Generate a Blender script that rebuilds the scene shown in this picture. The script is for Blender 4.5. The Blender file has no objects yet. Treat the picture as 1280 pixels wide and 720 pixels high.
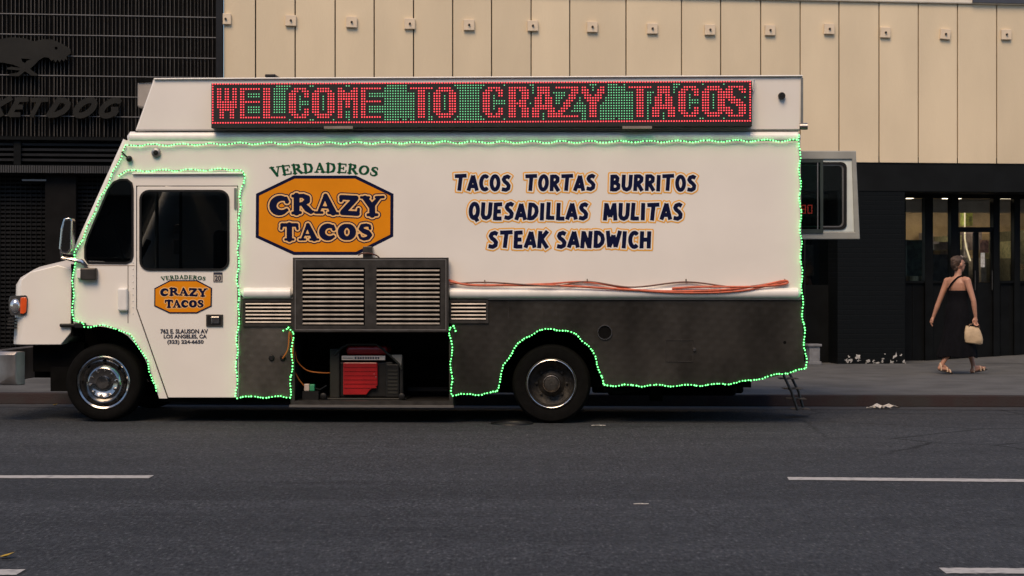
import bpy, bmesh, math, random
import numpy as np
from mathutils import Vector, Matrix, geometry
random.seed(7); np.random.seed(7)
S = bpy.context.scene
COL = S.collection
R = math.radians

# ------------------------------------------------------------------ camera, sky, sun, exposure
FPX, CX, HY = 2269.0, 640.0, 350.0          # focal length in photo pixels, principal x, horizon y
CAMZ = 1.45
cam = bpy.data.cameras.new('camera'); camo = bpy.data.objects.new('camera', cam); COL.objects.link(camo)
camo.location = (0, 0, CAMZ); camo.rotation_euler = (R(90), 0, 0)
cam.sensor_width = 36; cam.lens = 36 * FPX / 1280; cam.clip_start = .1; cam.clip_end = 2000
cam.shift_y = (HY - 360) / 1280.0
S.camera = camo
SUN_EL, SUN_AZ = 51.0, 196.0                # azimuth: 180 = straight behind the camera (towards -Y)
W = bpy.data.worlds.new('World'); S.world = W; W.use_nodes = True
wn = W.node_tree.nodes; wl = W.node_tree.links
sky = wn.new('ShaderNodeTexSky'); sky.sky_type = 'NISHITA'; sky.sun_disc = False
sky.sun_elevation = R(SUN_EL); sky.sun_rotation = R(SUN_AZ)
sky.air_density = 1.0; sky.dust_density = .6; sky.ozone_density = 2.0
wl.new(sky.outputs[0], wn['Background'].inputs[0]); wn['Background'].inputs[1].default_value = .07
sun = bpy.data.lights.new('sun', 'SUN'); suno = bpy.data.objects.new('sun', sun); COL.objects.link(suno)
sun.energy = 1.5; sun.angle = R(34); sun.color = (1.0, .73, .47)
sd = Vector((math.sin(R(SUN_AZ)) * math.cos(R(SUN_EL)), math.cos(R(SUN_AZ)) * math.cos(R(SUN_EL)), math.sin(R(SUN_EL))))
suno.rotation_euler = sd.to_track_quat('Z', 'Y').to_euler()
S.view_settings.view_transform = 'Standard'; S.view_settings.look = 'None'
S.view_settings.exposure = 1.05; S.view_settings.gamma = 1.0; S.view_settings.use_curve_mapping = False
S.render.engine = 'CYCLES'

# ------------------------------------------------------------------ frames of reference
class Frame:
    """A vertical plane standing in the street: local x along it, y = depth away from the camera, z up."""
    def __init__(s, y0, yaw):
        s.o = Vector((0, y0, 0)); s.a = R(yaw); s.inv = Matrix.Rotation(-s.a, 3, 'Z')
        s.c = s.inv @ (Vector((0, 0, CAMZ)) - s.o)
    def __call__(s, px, py, d=0.0):
        r = s.inv @ Vector(((px - CX) / FPX, 1, (HY - py) / FPX))
        t = (d - s.c.y) / r.y
        p = s.c + r * t
        return Vector((p.x, d, p.z))
T = Frame(18.3, -2.5)        # near side of the truck
F = Frame(27.82, 7.5)        # building fronts

# ------------------------------------------------------------------ materials
MATS = {}
def mat(name, col, rough=.6, metal=0., var=.12, scale=6., bump=0., bscale=60., spec=.5, emit=None, estr=0., coat=0., stretch=(1,1,1), col2=None, lo=.35, hi=.65):
    if name in MATS: return MATS[name]
    m = bpy.data.materials.new(name); m.use_nodes = True; nt = m.node_tree; n = nt.nodes; l = nt.links
    b = n['Principled BSDF']
    b.inputs['Roughness'].default_value = rough; b.inputs['Metallic'].default_value = metal
    b.inputs['Specular IOR Level'].default_value = spec
    if coat: b.inputs['Coat Weight'].default_value = coat; b.inputs['Coat Roughness'].default_value = .12
    tc = n.new('ShaderNodeTexCoord'); mp = n.new('ShaderNodeMapping'); mp.inputs['Scale'].default_value = stretch
    l.new(tc.outputs['Object'], mp.inputs[0])
    if var or col2:
        nz = n.new('ShaderNodeTexNoise'); nz.inputs['Scale'].default_value = scale; nz.inputs['Detail'].default_value = 6
        l.new(mp.outputs[0], nz.inputs['Vector'])
        rp = n.new('ShaderNodeValToRGB'); l.new(nz.outputs[0], rp.inputs[0])
        rp.color_ramp.elements[0].position = lo; rp.color_ramp.elements[1].position = hi
        c2 = col2 or tuple(min(1, c * (1 + var)) for c in col)
        c1 = tuple(c * (1 - var) for c in col) if not col2 else col
        rp.color_ramp.elements[0].color = (*c1, 1); rp.color_ramp.elements[1].color = (*c2, 1)
        l.new(rp.outputs[0], b.inputs['Base Color'])
    else:
        b.inputs['Base Color'].default_value = (*col, 1)
    if bump:
        n2 = n.new('ShaderNodeTexNoise'); n2.inputs['Scale'].default_value = bscale; n2.inputs['Detail'].default_value = 4
        l.new(mp.outputs[0], n2.inputs['Vector'])
        bp = n.new('ShaderNodeBump'); bp.inputs['Strength'].default_value = bump; bp.inputs['Distance'].default_value = .02
        l.new(n2.outputs[0], bp.inputs['Height']); l.new(bp.outputs[0], b.inputs['Normal'])
    if emit:
        b.inputs['Emission Color'].default_value = (*emit, 1); b.inputs['Emission Strength'].default_value = estr
    MATS[name] = m; return m

def glass(name, tint, refl=1.0, rough=.02):
    if name in MATS: return MATS[name]
    m = bpy.data.materials.new(name); m.use_nodes = True; nt = m.node_tree; n = nt.nodes; l = nt.links
    n.remove(n['Principled BSDF']); out = n['Material Output']
    tr = n.new('ShaderNodeBsdfTransparent'); tr.inputs[0].default_value = (*tint, 1)
    gl = n.new('ShaderNodeBsdfGlossy'); gl.inputs['Roughness'].default_value = rough; gl.inputs[0].default_value = (refl,) * 3 + (1,)
    fr = n.new('ShaderNodeFresnel'); fr.inputs[0].default_value = 1.5
    mx = n.new('ShaderNodeMixShader'); l.new(fr.outputs[0], mx.inputs[0]); l.new(tr.outputs[0], mx.inputs[1]); l.new(gl.outputs[0], mx.inputs[2])
    l.new(mx.outputs[0], out.inputs[0]); MATS[name] = m; return m

WHITE = mat('white_paint', (.79, .755, .70), .38, var=.035, scale=1.3, bump=.03, bscale=2.2, coat=.2)
WHITE2 = mat('white_paint_trim', (.78, .77, .74), .4, var=.05, scale=9, coat=.2)
BLACKP = mat('black_plastic', (.007, .007, .0075), .5, var=.3, spec=.3)
RUBBER = mat('tyre_rubber', (.003, .0028, .0026), .85, spec=.12, var=.35, scale=14, bump=.2, bscale=90)
UNDER = mat('underbody_black', (.003, .003, .003), .9, var=.4, spec=.1)
CHROME = mat('chrome', (.60, .58, .56), .2, 1., var=.12, scale=20)
STEELD = mat('dark_wheel_steel', (.045, .042, .038), .5, .5, var=.35, scale=25, bump=.15)
ALU = mat('brushed_aluminium', (.42, .39, .36), .38, 1., var=.15, scale=12, stretch=(1, 1, 12))
FRAMEM = mat('dull_steel_frame', (.07, .065, .06), .45, .8, var=.25, scale=10)
GREYP = mat('grey_plastic', (.16, .17, .17), .5)
SEAM = mat('dark_seam', (.02, .019, .018), .8)
NAVY = mat('navy_vinyl', (.0025, .005, .035), .45, var=.1, spec=.15)
ORANGE = mat('orange_vinyl', (.72, .245, .003), .45, var=.04, spec=.2)
ORANGE2 = mat('orange_outline_vinyl', (.84, .40, .04), .4, var=.04)
CREAM = mat('pale_vinyl', (.80, .76, .70), .4, var=.03)
TAN = mat('tan_vinyl', (.85, .50, .20), .4, var=.03)
GREENV = mat('green_vinyl', (.003, .07, .03), .45, var=.05, spec=.15)
GLASSD = glass('tinted_cab_glass', (.42, .43, .43), .8)
GLASSG = glass('green_service_glass', (.48, .62, .56), .9)
GLASSS = glass('shop_glass', (.85, .86, .84), 1.0)
GBULB = mat('green_bulb', (.05, .3, .1), .4, var=0, emit=(.15, 1, .22), estr=2.0)
GCORD = mat('green_cord', (.012, .10, .04), .5, var=.2)
LEDR = mat('red_diode', (.2, .02, .02), .4, var=0, emit=(1, .06, .08), estr=.95)
LEDG = mat('green_diode', (.02, .15, .05), .4, var=0, emit=(.22, .85, .38), estr=.55)

def stainless(name, base):
    m = mat(name, base, .36, .8, var=.38, scale=2.2, stretch=(1, 1, .5))
    nt = m.node_tree; n = nt.nodes; l = nt.links; b = n['Principled BSDF']
    tc = n.new('ShaderNodeTexCoord')
    def wave(rot):
        mp = n.new('ShaderNodeMapping'); mp.inputs['Rotation'].default_value = (0, R(rot), 0)
        l.new(tc.outputs['Object'], mp.inputs[0])
        w = n.new('ShaderNodeTexWave'); w.wave_type = 'BANDS'; w.bands_direction = 'X'; w.inputs['Scale'].default_value = 3.4
        w.inputs['Distortion'].default_value = .6
        l.new(mp.outputs[0], w.inputs[0]); return w
    a, c = wave(42), wave(-48)
    mn = n.new('ShaderNodeMath'); mn.operation = 'MULTIPLY'; l.new(a.outputs[1], mn.inputs[0]); l.new(c.outputs[1], mn.inputs[1])
    bp = n.new('ShaderNodeBump'); bp.inputs['Strength'].default_value = .2; bp.inputs['Distance'].default_value = .006
    l.new(mn.outputs[0], bp.inputs['Height']); l.new(bp.outputs[0], b.inputs['Normal'])
    return m
STAIN = stainless('quilted_stainless', (.075, .069, .061)); STAIN2 = stainless('quilted_stainless_pale', (.16, .145, .125))  # second tone is paler, for the small panel behind the cab door

# ------------------------------------------------------------------ mesh builder
class MB:
    def __init__(s): s.v = []; s.f = []
    def add(s, vs, fs):
        o = len(s.v); s.v += [tuple(v) for v in vs]; s.f += [tuple(i + o for i in f) for f in fs]; return s
    def box(s, a, b):
        x0, y0, z0 = a; x1, y1, z1 = b
        x0, x1 = min(x0, x1), max(x0, x1); y0, y1 = min(y0, y1), max(y0, y1); z0, z1 = min(z0, z1), max(z0, z1)
        return s.add([(x0,y0,z0),(x1,y0,z0),(x1,y1,z0),(x0,y1,z0),(x0,y0,z1),(x1,y0,z1),(x1,y1,z1),(x0,y1,z1)],
                     [(0,3,2,1),(4,5,6,7),(0,1,5,4),(1,2,6,5),(2,3,7,6),(3,0,4,7)])
    def panel(s, loops, y0, y1):
        """outline (and holes) in the xz plane, made solid between depth y0 and y1"""
        loops = [[(p[0], p[1]) for p in lp] for lp in loops]
        flat = [p for lp in loops for p in lp]; n = len(flat)
        tris = geometry.tessellate_polygon([[Vector((p[0], p[1], 0)) for p in lp] for lp in loops])
        vs = [(x, y0, z) for x, z in flat] + [(x, y1, z) for x, z in flat]
        fs = []
        for t in tris:
            a, b, c = (Vector(flat[i]) for i in t)
            if (b - a).cross(c - a) < 0: t = (t[0], t[2], t[1])
            fs.append(tuple(t)); fs.append((t[2] + n, t[1] + n, t[0] + n))
        o = 0
        for k, lp in enumerate(loops):
            m = len(lp)
            ar = sum(lp[i][0] * lp[(i + 1) % m][1] - lp[(i + 1) % m][0] * lp[i][1] for i in range(m))
            ccw = ar > 0
            if k: ccw = not ccw
            for i in range(m):
                j = (i + 1) % m
                q = (o + i, o + i + n, o + j + n, o + j)
                if k and False: pass
                fs.append(q[::-1] if ccw == (k == 0) and ccw else q) if k == 0 else fs.append(q if not ccw else q[::-1])
            o += m
        return s.add(vs, fs)
    def lathe(s, prof, c, axis='y', n=40, close=False):
        """profile (radius, offset along axis) turned round an axis through c"""
        vs = []; m = len(prof)
        for k in range(n):
            a = 2 * math.pi * k / n; ca, sa = math.cos(a), math.sin(a)
            for r, h in prof:
                if axis == 'y': vs.append((c[0] + r * ca, c[1] + h, c[2] + r * sa))
                elif axis == 'z': vs.append((c[0] + r * ca, c[1] + r * sa, c[2] + h))
                else: vs.append((c[0] + h, c[1] + r * ca, c[2] + r * sa))
        fs = []
        for k in range(n):
            k2 = (k + 1) % n
            for i in range(m - 1 + (1 if close else 0)):
                i2 = (i + 1) % m
                fs.append((k * m + i, k2 * m + i, k2 * m + i2, k * m + i2))
        return s.add(vs, fs)
    def tube(s, pts, r, n=8, cap=True):
        pts = [Vector(p) for p in pts]; rs = r if isinstance(r, (list, tuple)) else [r] * len(pts)
        vs = []; up = Vector((0, 0, 1))
        for i, p in enumerate(pts):
            d = (pts[min(i + 1, len(pts) - 1)] - pts[max(i - 1, 0)])
            d = d.normalized() if d.length > 1e-9 else Vector((1, 0, 0))
            u = Vector((0, 1, 0)) if abs(d.y) < .9 else Vector((1, 0, 0))
            a = d.cross(u).normalized(); b = d.cross(a).normalized()
            for k in range(n):
                t = 2 * math.pi * k / n; vs.append(p + (a * math.cos(t) + b * math.sin(t)) * rs[i])
        fs = []
        for i in range(len(pts) - 1):
            for k in range(n):
                k2 = (k + 1) % n; fs.append((i * n + k, i * n + k2, (i + 1) * n + k2, (i + 1) * n + k))
        if cap: fs.append(tuple(range(n))[::-1]); fs.append(tuple((len(pts) - 1) * n + k for k in range(n)))
        return s.add(vs, fs)
    def ell(s, c, r, n=14, m=10):
        vs = [(c[0], c[1], c[2] - r[2])]
        for j in range(1, m):
            p = -math.pi / 2 + math.pi * j / m
            for k in range(n):
                a = 2 * math.pi * k / n
                vs.append((c[0] + r[0] * math.cos(p) * math.cos(a), c[1] + r[1] * math.cos(p) * math.sin(a), c[2] + r[2] * math.sin(p)))
        vs.append((c[0], c[1], c[2] + r[2])); L = len(vs) - 1; fs = []
        for k in range(n):
            k2 = (k + 1) % n
            fs.append((0, 1 + k2, 1 + k)); fs.append((L, L - n + k, L - n + k2))
            for j in range(m - 2):
                fs.append((1 + j * n + k, 1 + j * n + k2, 1 + (j + 1) * n + k2, 1 + (j + 1) * n + k))
        return s.add(vs, fs)
    def build(s, name, m, parent=None, bevel=0., smooth=False, seg=2, recalc=True, kind=None):
        me = bpy.data.meshes.new(name); me.from_pydata(s.v, [], s.f)
        if recalc:
            bm = bmesh.new(); bm.from_mesh(me); bmesh.ops.recalc_face_normals(bm, faces=bm.faces); bm.to_mesh(me); bm.free()
        if smooth:
            me.shade_smooth()
            try: me.set_sharp_from_angle(angle=R(38))
            except Exception: pass
        o = bpy.data.objects.new(name, me); COL.objects.link(o); me.materials.append(m); o.parent = parent
        if bevel:
            b = o.modifiers.new('bevel', 'BEVEL'); b.width = bevel; b.segments = seg; b.limit_method = 'ANGLE'; b.angle_limit = R(35)
        if kind: o['kind'] = kind
        return o

def empty(name, loc=(0, 0, 0), rz=0., label=None, cat=None, group=None):
    o = bpy.data.objects.new(name, None); COL.objects.link(o); o.location = loc; o.rotation_euler = (0, 0, rz); o.empty_display_size = .2
    return tag(o, label, cat, group)
def tag(o, label=None, cat=None, group=None, kind=None):
    if label: o['label'] = label
    if cat: o['category'] = cat
    if group: o['group'] = group
    if kind: o['kind'] = kind
    return o
def frame_obj(o, fr):
    o.location = fr.o; o.rotation_euler = (0, 0, fr.a); return o
def share(o, name, parent, loc=(0, 0, 0), rot=None, scale=None):
    c = o.copy(); c.name = name; COL.objects.link(c); c.parent = parent; c.location = loc
    if rot: c.rotation_euler = rot
    if scale: c.scale = scale
    return c
def poly(fr, pts, d=0.):
    return [(lambda q: (q.x, q.z))(fr(x, y, d)) for x, y in pts]
def rrect(x0, y0, x1, y1, r, n=5):
    out = []
    for cx, cy, a0 in ((x1 - r, y1 - r, 0), (x0 + r, y1 - r, 90), (x0 + r, y0 + r, 180), (x1 - r, y0 + r, 270)):
        for k in range(n + 1):
            a = R(a0 + 90 * k / n); out.append((cx + r * math.cos(a), cy + r * math.sin(a)))
    return out
def pbox(fr, x0, y0, x1, y1, d0, d1):
    """box whose near face covers a photo rectangle at depth d0"""
    a = fr(x0, y1, d0); b = fr(x1, y0, d0)
    return (a.x, d0, a.z), (b.x, d1, b.z)

# ------------------------------------------------------------------ lettering: stroke letters -> distance field -> outlined flat vinyl
def arc(cx, cy, rx, ry, a0, a1, n=14, r=None):
    out = []
    for k in range(n + 1):
        t = k / n; a = R(a0 + (a1 - a0) * t); p = (cx + rx * math.cos(a), cy + ry * math.sin(a))
        out.append(p + ((r(t),) if r else ()))
    return out
def casual():
    L = {}
    st = [(.1, 0), (.12, 1)]
    O = arc(.27, .5, .18, .41, 0, 360, 20)
    C = arc(.29, .5, .2, .41, 48, 312)
    L['T'] = ([[(0, .885), (.6, .915)], [(.31, .9), (.27, 0)]], .63)
    L['A'] = ([[(.05, 0), (.29, .93)], [(.29, .93), (.49, 0)], [(.13, .27), (.45, .27)]], .57)
    L['C'] = ([C], .50); L['O'] = ([O], .55)
    L['S'] = ([[(.44, .82), (.31, .91), (.17, .85), (.12, .72), (.18, .6), (.31, .48), (.39, .35), (.37, .18), (.24, .09), (.04, .14)]], .52)
    L['R'] = ([st, [(.1, .9), (.3, .9), (.41, .8), (.4, .62), (.28, .5), (.12, .47)], [(.22, .47), (.46, 0)]], .55)
    L['B'] = ([st, [(.1, .9), (.3, .9), (.39, .79), (.37, .63), (.26, .53), (.12, .52)], [(.12, .52), (.32, .51), (.44, .38), (.43, .2), (.3, .1), (.1, .1)]], .56)
    L['U'] = ([[(.1, 1), (.1, .3), (.16, .14), (.28, .09), (.4, .16), (.45, .32), (.46, 1)]], .57)
    L['I'] = ([st], .27); L['Q'] = ([O, [(.26, .26), (.46, -.1)]], .56)
    L['E'] = ([st, [(.1, .9), (.43, .92)], [(.1, .5), (.38, .51)], [(.1, .1), (.43, .1)]], .5)
    L['D'] = ([st, [(.1, .9), (.27, .87), (.41, .72), (.45, .5), (.41, .29), (.27, .12), (.1, .1)]], .57)
    L['L'] = ([st, [(.1, .1), (.42, .1)]], .46)
    L['M'] = ([[(.08, 0), (.15, 1)], [(.15, .95), (.34, .2)], [(.34, .2), (.54, .95)], [(.54, 1), (.6, 0)]], .71)
    L['K'] = ([st, [(.13, .45), (.46, 1)], [(.2, .52), (.49, 0)]], .53)
    L['N'] = ([st, [(.12, .95), (.44, .05)], [(.44, 0), (.46, 1)]], .58)
    L['W'] = ([[(.06, 1), (.17, .05)], [(.17, .05), (.34, .75)], [(.34, .75), (.47, .05)], [(.47, .05), (.65, 1)]], .72)
    L['H'] = ([st, [(.44, 0), (.46, 1)], [(.1, .5), (.44, .52)]], .58)
    L['G'] = ([C, [(.5, .42), (.32, .42)], [(.46, .42), (.46, .12)]], .55)
    L[' '] = ([], .3)
    return L
CAS = casual()
def cooper():
    L = {}
    th = lambda t: .17 - .10 * abs(2 * t - 1) ** 2
    L['C'] = ([arc(.50, .49, .33, .36, 42, 318, 18, th), [(.76, .66, .10), (.72, .84, .07)], [(.74, .26, .06), (.78, .22, .05)]], .94)
    L['R'] = ([[(.22, .08, .14), (.22, .92, .14)], [(.06, .07, .07), (.38, .07, .07)], [(.06, .92, .07), (.3, .92, .07)],
               [(.25, .91, .08), (.5, .90, .10), (.66, .78, .14), (.66, .64, .14), (.5, .52, .09), (.3, .48, .07)],
               [(.48, .48, .10), (.66, .25, .14), (.82, .09, .10), (.92, .1, .05)]], .97)
    L['A'] = ([[(.17, .08, .06), (.44, .88, .08)], [(.46, .9, .11), (.78, .1, .15)], [(.26, .33, .05), (.66, .33, .05)], [(.04, .06, .06), (.32, .06, .06)],
               [(.58, .06, .06), (.98, .06, .06)]], 1.0)
    L['Z'] = ([[(.12, .88, .11), (.74, .89, .11)], [(.10, .72, .08), (.12, .9, .08)], [(.70, .84, .13), (.2, .16, .13)], [(.16, .11, .11), (.8, .11, .11)], [(.82, .12, .07), (.84, .33, .07)]], .93)
    L['Y'] = ([[(.18, .9, .12), (.47, .45, .14)], [(.47, .5, .12), (.78, .92, .07)], [(.48, .45, .14), (.48, .06, .14)], [(.3, .06, .07), (.68, .06, .07)],
               [(.02, .93, .06), (.34, .93, .06)], [(.64, .93, .06), (.95, .93, .06)]], .94)
    L['T'] = ([[(.1, .9, .1), (.84, .9, .1)], [(.06, .68, .07), (.10, .9, .08)], [(.88, .68, .07), (.84, .9, .08)], [(.47, .9, .15), (.47, .07, .15)], [(.27, .06, .065), (.67, .06, .065)]], .94)
    tho = lambda t: .10 + .075 * abs(math.cos(2 * math.pi * t))
    L['O'] = ([arc(.48, .49, .30, .36, 0, 360, 26, tho)], .96)
    L['S'] = ([[(.68, .70, .08), (.66, .86, .07), (.48, .90, .09), (.28, .84, .11), (.22, .68, .12), (.36, .55, .13), (.56, .46, .14), (.68, .32, .12), (.58, .14, .10), (.38, .08, .09), (.2, .14, .07), (.14, .32, .07)]], .84)
    L[' '] = ([], .4)
    return L
COOP = cooper()
def serif():
    L = {}
    a, b, c = .10, .045, .035
    L['V'] = ([[(.15, .95, a), (.42, .05, a)], [(.42, .03, b), (.68, .95, b)], [(.02, .96, c), (.32, .96, c)], [(.54, .96, c), (.82, .96, c)]], .82)
    L['E'] = ([[(.2, .03, a), (.2, .97, a)], [(.06, .96, c), (.66, .96, c)], [(.06, .04, c), (.7, .04, c)], [(.2, .5, c), (.5, .5, c)], [(.66, .96, c), (.67, .76, c)], [(.7, .04, c), (.72, .26, c)], [(.5, .38, c), (.5, .62, c)]], .80)
    L['R'] = ([[(.2, .03, a), (.2, .97, a)], [(.06, .96, c), (.42, .96, c)], [(.06, .04, c), (.34, .04, c)], [(.4, .95, b), (.55, .88, a), (.57, .68, a), (.46, .52, b), (.25, .49, c)], [(.42, .48, a), (.7, .06, a)], [(.66, .04, c), (.84, .04, c)]], .86)
    L['D'] = ([[(.2, .03, a), (.2, .97, a)], [(.06, .96, c), (.4, .96, c)], [(.06, .04, c), (.4, .04, c)], [(.4, .95, b), (.6, .84, a), (.68, .5, a), (.6, .16, a), (.4, .05, b)]], .88)
    L['A'] = ([[(.14, .05, b), (.4, .95, b)], [(.42, .93, a), (.68, .05, a)], [(.22, .34, c), (.58, .34, c)], [(.02, .04, c), (.28, .04, c)], [(.52, .04, c), (.84, .04, c)]], .86)
    L['O'] = ([arc(.42, .5, .3, .43, 0, 360, 24, lambda t: .045 + .06 * abs(math.cos(2 * math.pi * t)))], .86)
    L['S'] = ([[(.55, .74, c), (.5, .9, b), (.34, .94, b), (.18, .84, .07), (.17, .68, .09), (.32, .55, a), (.5, .44, a), (.57, .27, .09), (.48, .1, .06), (.3, .05, b), (.14, .14, b), (.1, .3, c)]], .68)
    return L
SER = serif()
def layout(txt, table, x0, x1, y0, y1, w, gap=.0, shear=0., wob=0.):
    """strokes in photo pixels: letters fill x0..x1 and y0(top)..y1(bottom)"""
    tot = sum(table[c][1] + gap for c in txt); sx = (x1 - x0) / tot; sy = (y1 - y0); out = []; cx = 0
    rnd = random.Random(len(txt))
    for c in txt:
        dy = rnd.uniform(-wob, wob); tl = rnd.uniform(-wob, wob)
        for st in table[c][0]:
            q = []
            for p in st:
                r = p[2] if len(p) > 2 else w
                r *= .96 if table is COOP else 1; q.append((x0 + (cx + p[0] + (p[1] - .5) * (shear + tl)) * sx, y1 - (p[1] + dy) * sy, r * (abs(sy) * .5 + sx * .5)))
            out.append(q)
        cx += table[c][1] + gap
    return out
def field(strokes, flat, h=.4, pad=4.):
    xs = [p[0] for s in strokes for p in s]; ys = [p[1] for s in strokes for p in s]; mr = max(p[2] for s in strokes for p in s)
    x0, x1, y0, y1 = min(xs) - mr - pad, max(xs) + mr + pad, min(ys) - mr - pad, max(ys) + mr + pad
    gx = np.arange(x0, x1, h); gy = np.arange(y0, y1, h); X, Y = np.meshgrid(gx, gy); D = np.full(X.shape, 1e3)
    for s in strokes:
        closed = len(s) > 3 and abs(s[0][0] - s[-1][0]) < .3 and abs(s[0][1] - s[-1][1]) < .3
        for i in range(len(s) - 1):
            a, b = s[i], s[i + 1]; dx, dy = b[0] - a[0], b[1] - a[1]; L2 = dx * dx + dy * dy + 1e-9
            t = ((X - a[0]) * dx + (Y - a[1]) * dy) / L2; tc = np.clip(t, 0, 1)
            d = np.hypot(X - a[0] - tc * dx, Y - a[1] - tc * dy) - (a[2] + (b[2] - a[2]) * tc)
            if flat and not closed:
                L = math.sqrt(L2)
                if i == 0: d = np.maximum(d, -t * L)
                if i == len(s) - 2: d = np.maximum(d, (t - 1) * L)
            D = np.minimum(D, d)
    return gx, gy, D
def contour(gx, gy, D, level, to3, thick=None):
    """filled region D < level as flat faces; to3(px, py) -> point, thick = vector giving depth"""
    mb = MB(); V = D - level; ins = V < 0; ny, nx = V.shape
    cnt = ins[:-1, :-1].astype(int) + ins[1:, :-1] + ins[:-1, 1:] + ins[1:, 1:]
    tv = Vector(thick) if thick else None
    def face(pts, seg=None):
        P = [to3(*p) for p in pts]; n = len(P)
        mb.add(P, [tuple(range(n))])
        if seg and tv is not None:
            A, B = to3(*seg[0]), to3(*seg[1]); mb.add([A, B, B + tv, A + tv], [(0, 1, 2, 3)])
    for j in range(ny - 1):
        row = cnt[j]; i = 0
        while i < nx - 1:
            c = row[i]
            if c == 4:
                k = i
                while k < nx - 1 and row[k] == 4: k += 1
                face([(gx[i], gy[j + 1]), (gx[k], gy[j + 1]), (gx[k], gy[j]), (gx[i], gy[j])]); i = k; continue
            if c:
                cs = [(i, j + 1), (i + 1, j + 1), (i + 1, j), (i, j)]; pts = []; cr = []
                for q in range(4):
                    a, b = cs[q], cs[(q + 1) % 4]; va, vb = V[a[1], a[0]], V[b[1], b[0]]
                    if va < 0: pts.append((gx[a[0]], gy[a[1]]))
                    if (va < 0) != (vb < 0):
                        t = va / (va - vb); p = (gx[a[0]] + t * (gx[b[0]] - gx[a[0]]), gy[a[1]] + t * (gy[b[1]] - gy[a[1]])); pts.append(p); cr.append(p)
                if len(pts) > 2: face(pts, cr[:2] if len(cr) >= 2 else None)
            i += 1
    return mb
def vinyl(name, m, parent, fld, level, fr, d):
    return contour(*fld, level, lambda x, y: fr(x, y, d)).build(name, m, parent, recalc=False)
def font_text(name, txt, m, parent, fr, x0, x1, ytop, ybot, d, bold=.02):
    """plain sans lettering from Blender's built-in font, fitted to a photo rectangle"""
    cu = bpy.data.curves.new(name, 'FONT'); cu.body = txt; cu.offset = bold; cu.resolution_u = 3
    ob = bpy.data.objects.new(name, cu); COL.objects.link(ob); dg = bpy.context.evaluated_depsgraph_get()
    me = bpy.data.meshes.new_from_object(ob.evaluated_get(dg)); bpy.data.objects.remove(ob)
    vs = [v.co.copy() for v in me.vertices]; fs = [tuple(p.vertices) for p in me.polygons]; bpy.data.meshes.remove(me)
    ax, bx = min(v.x for v in vs), max(v.x for v in vs); ay, by = min(v.y for v in vs), max(v.y for v in vs)
    mb = MB().add([fr(x0 + (v.x - ax) / (bx - ax) * (x1 - x0), ybot + (v.y - ay) / (by - ay) * (ytop - ybot), d) for v in vs], fs)
    return mb.build(name, m, parent, recalc=False)

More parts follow.
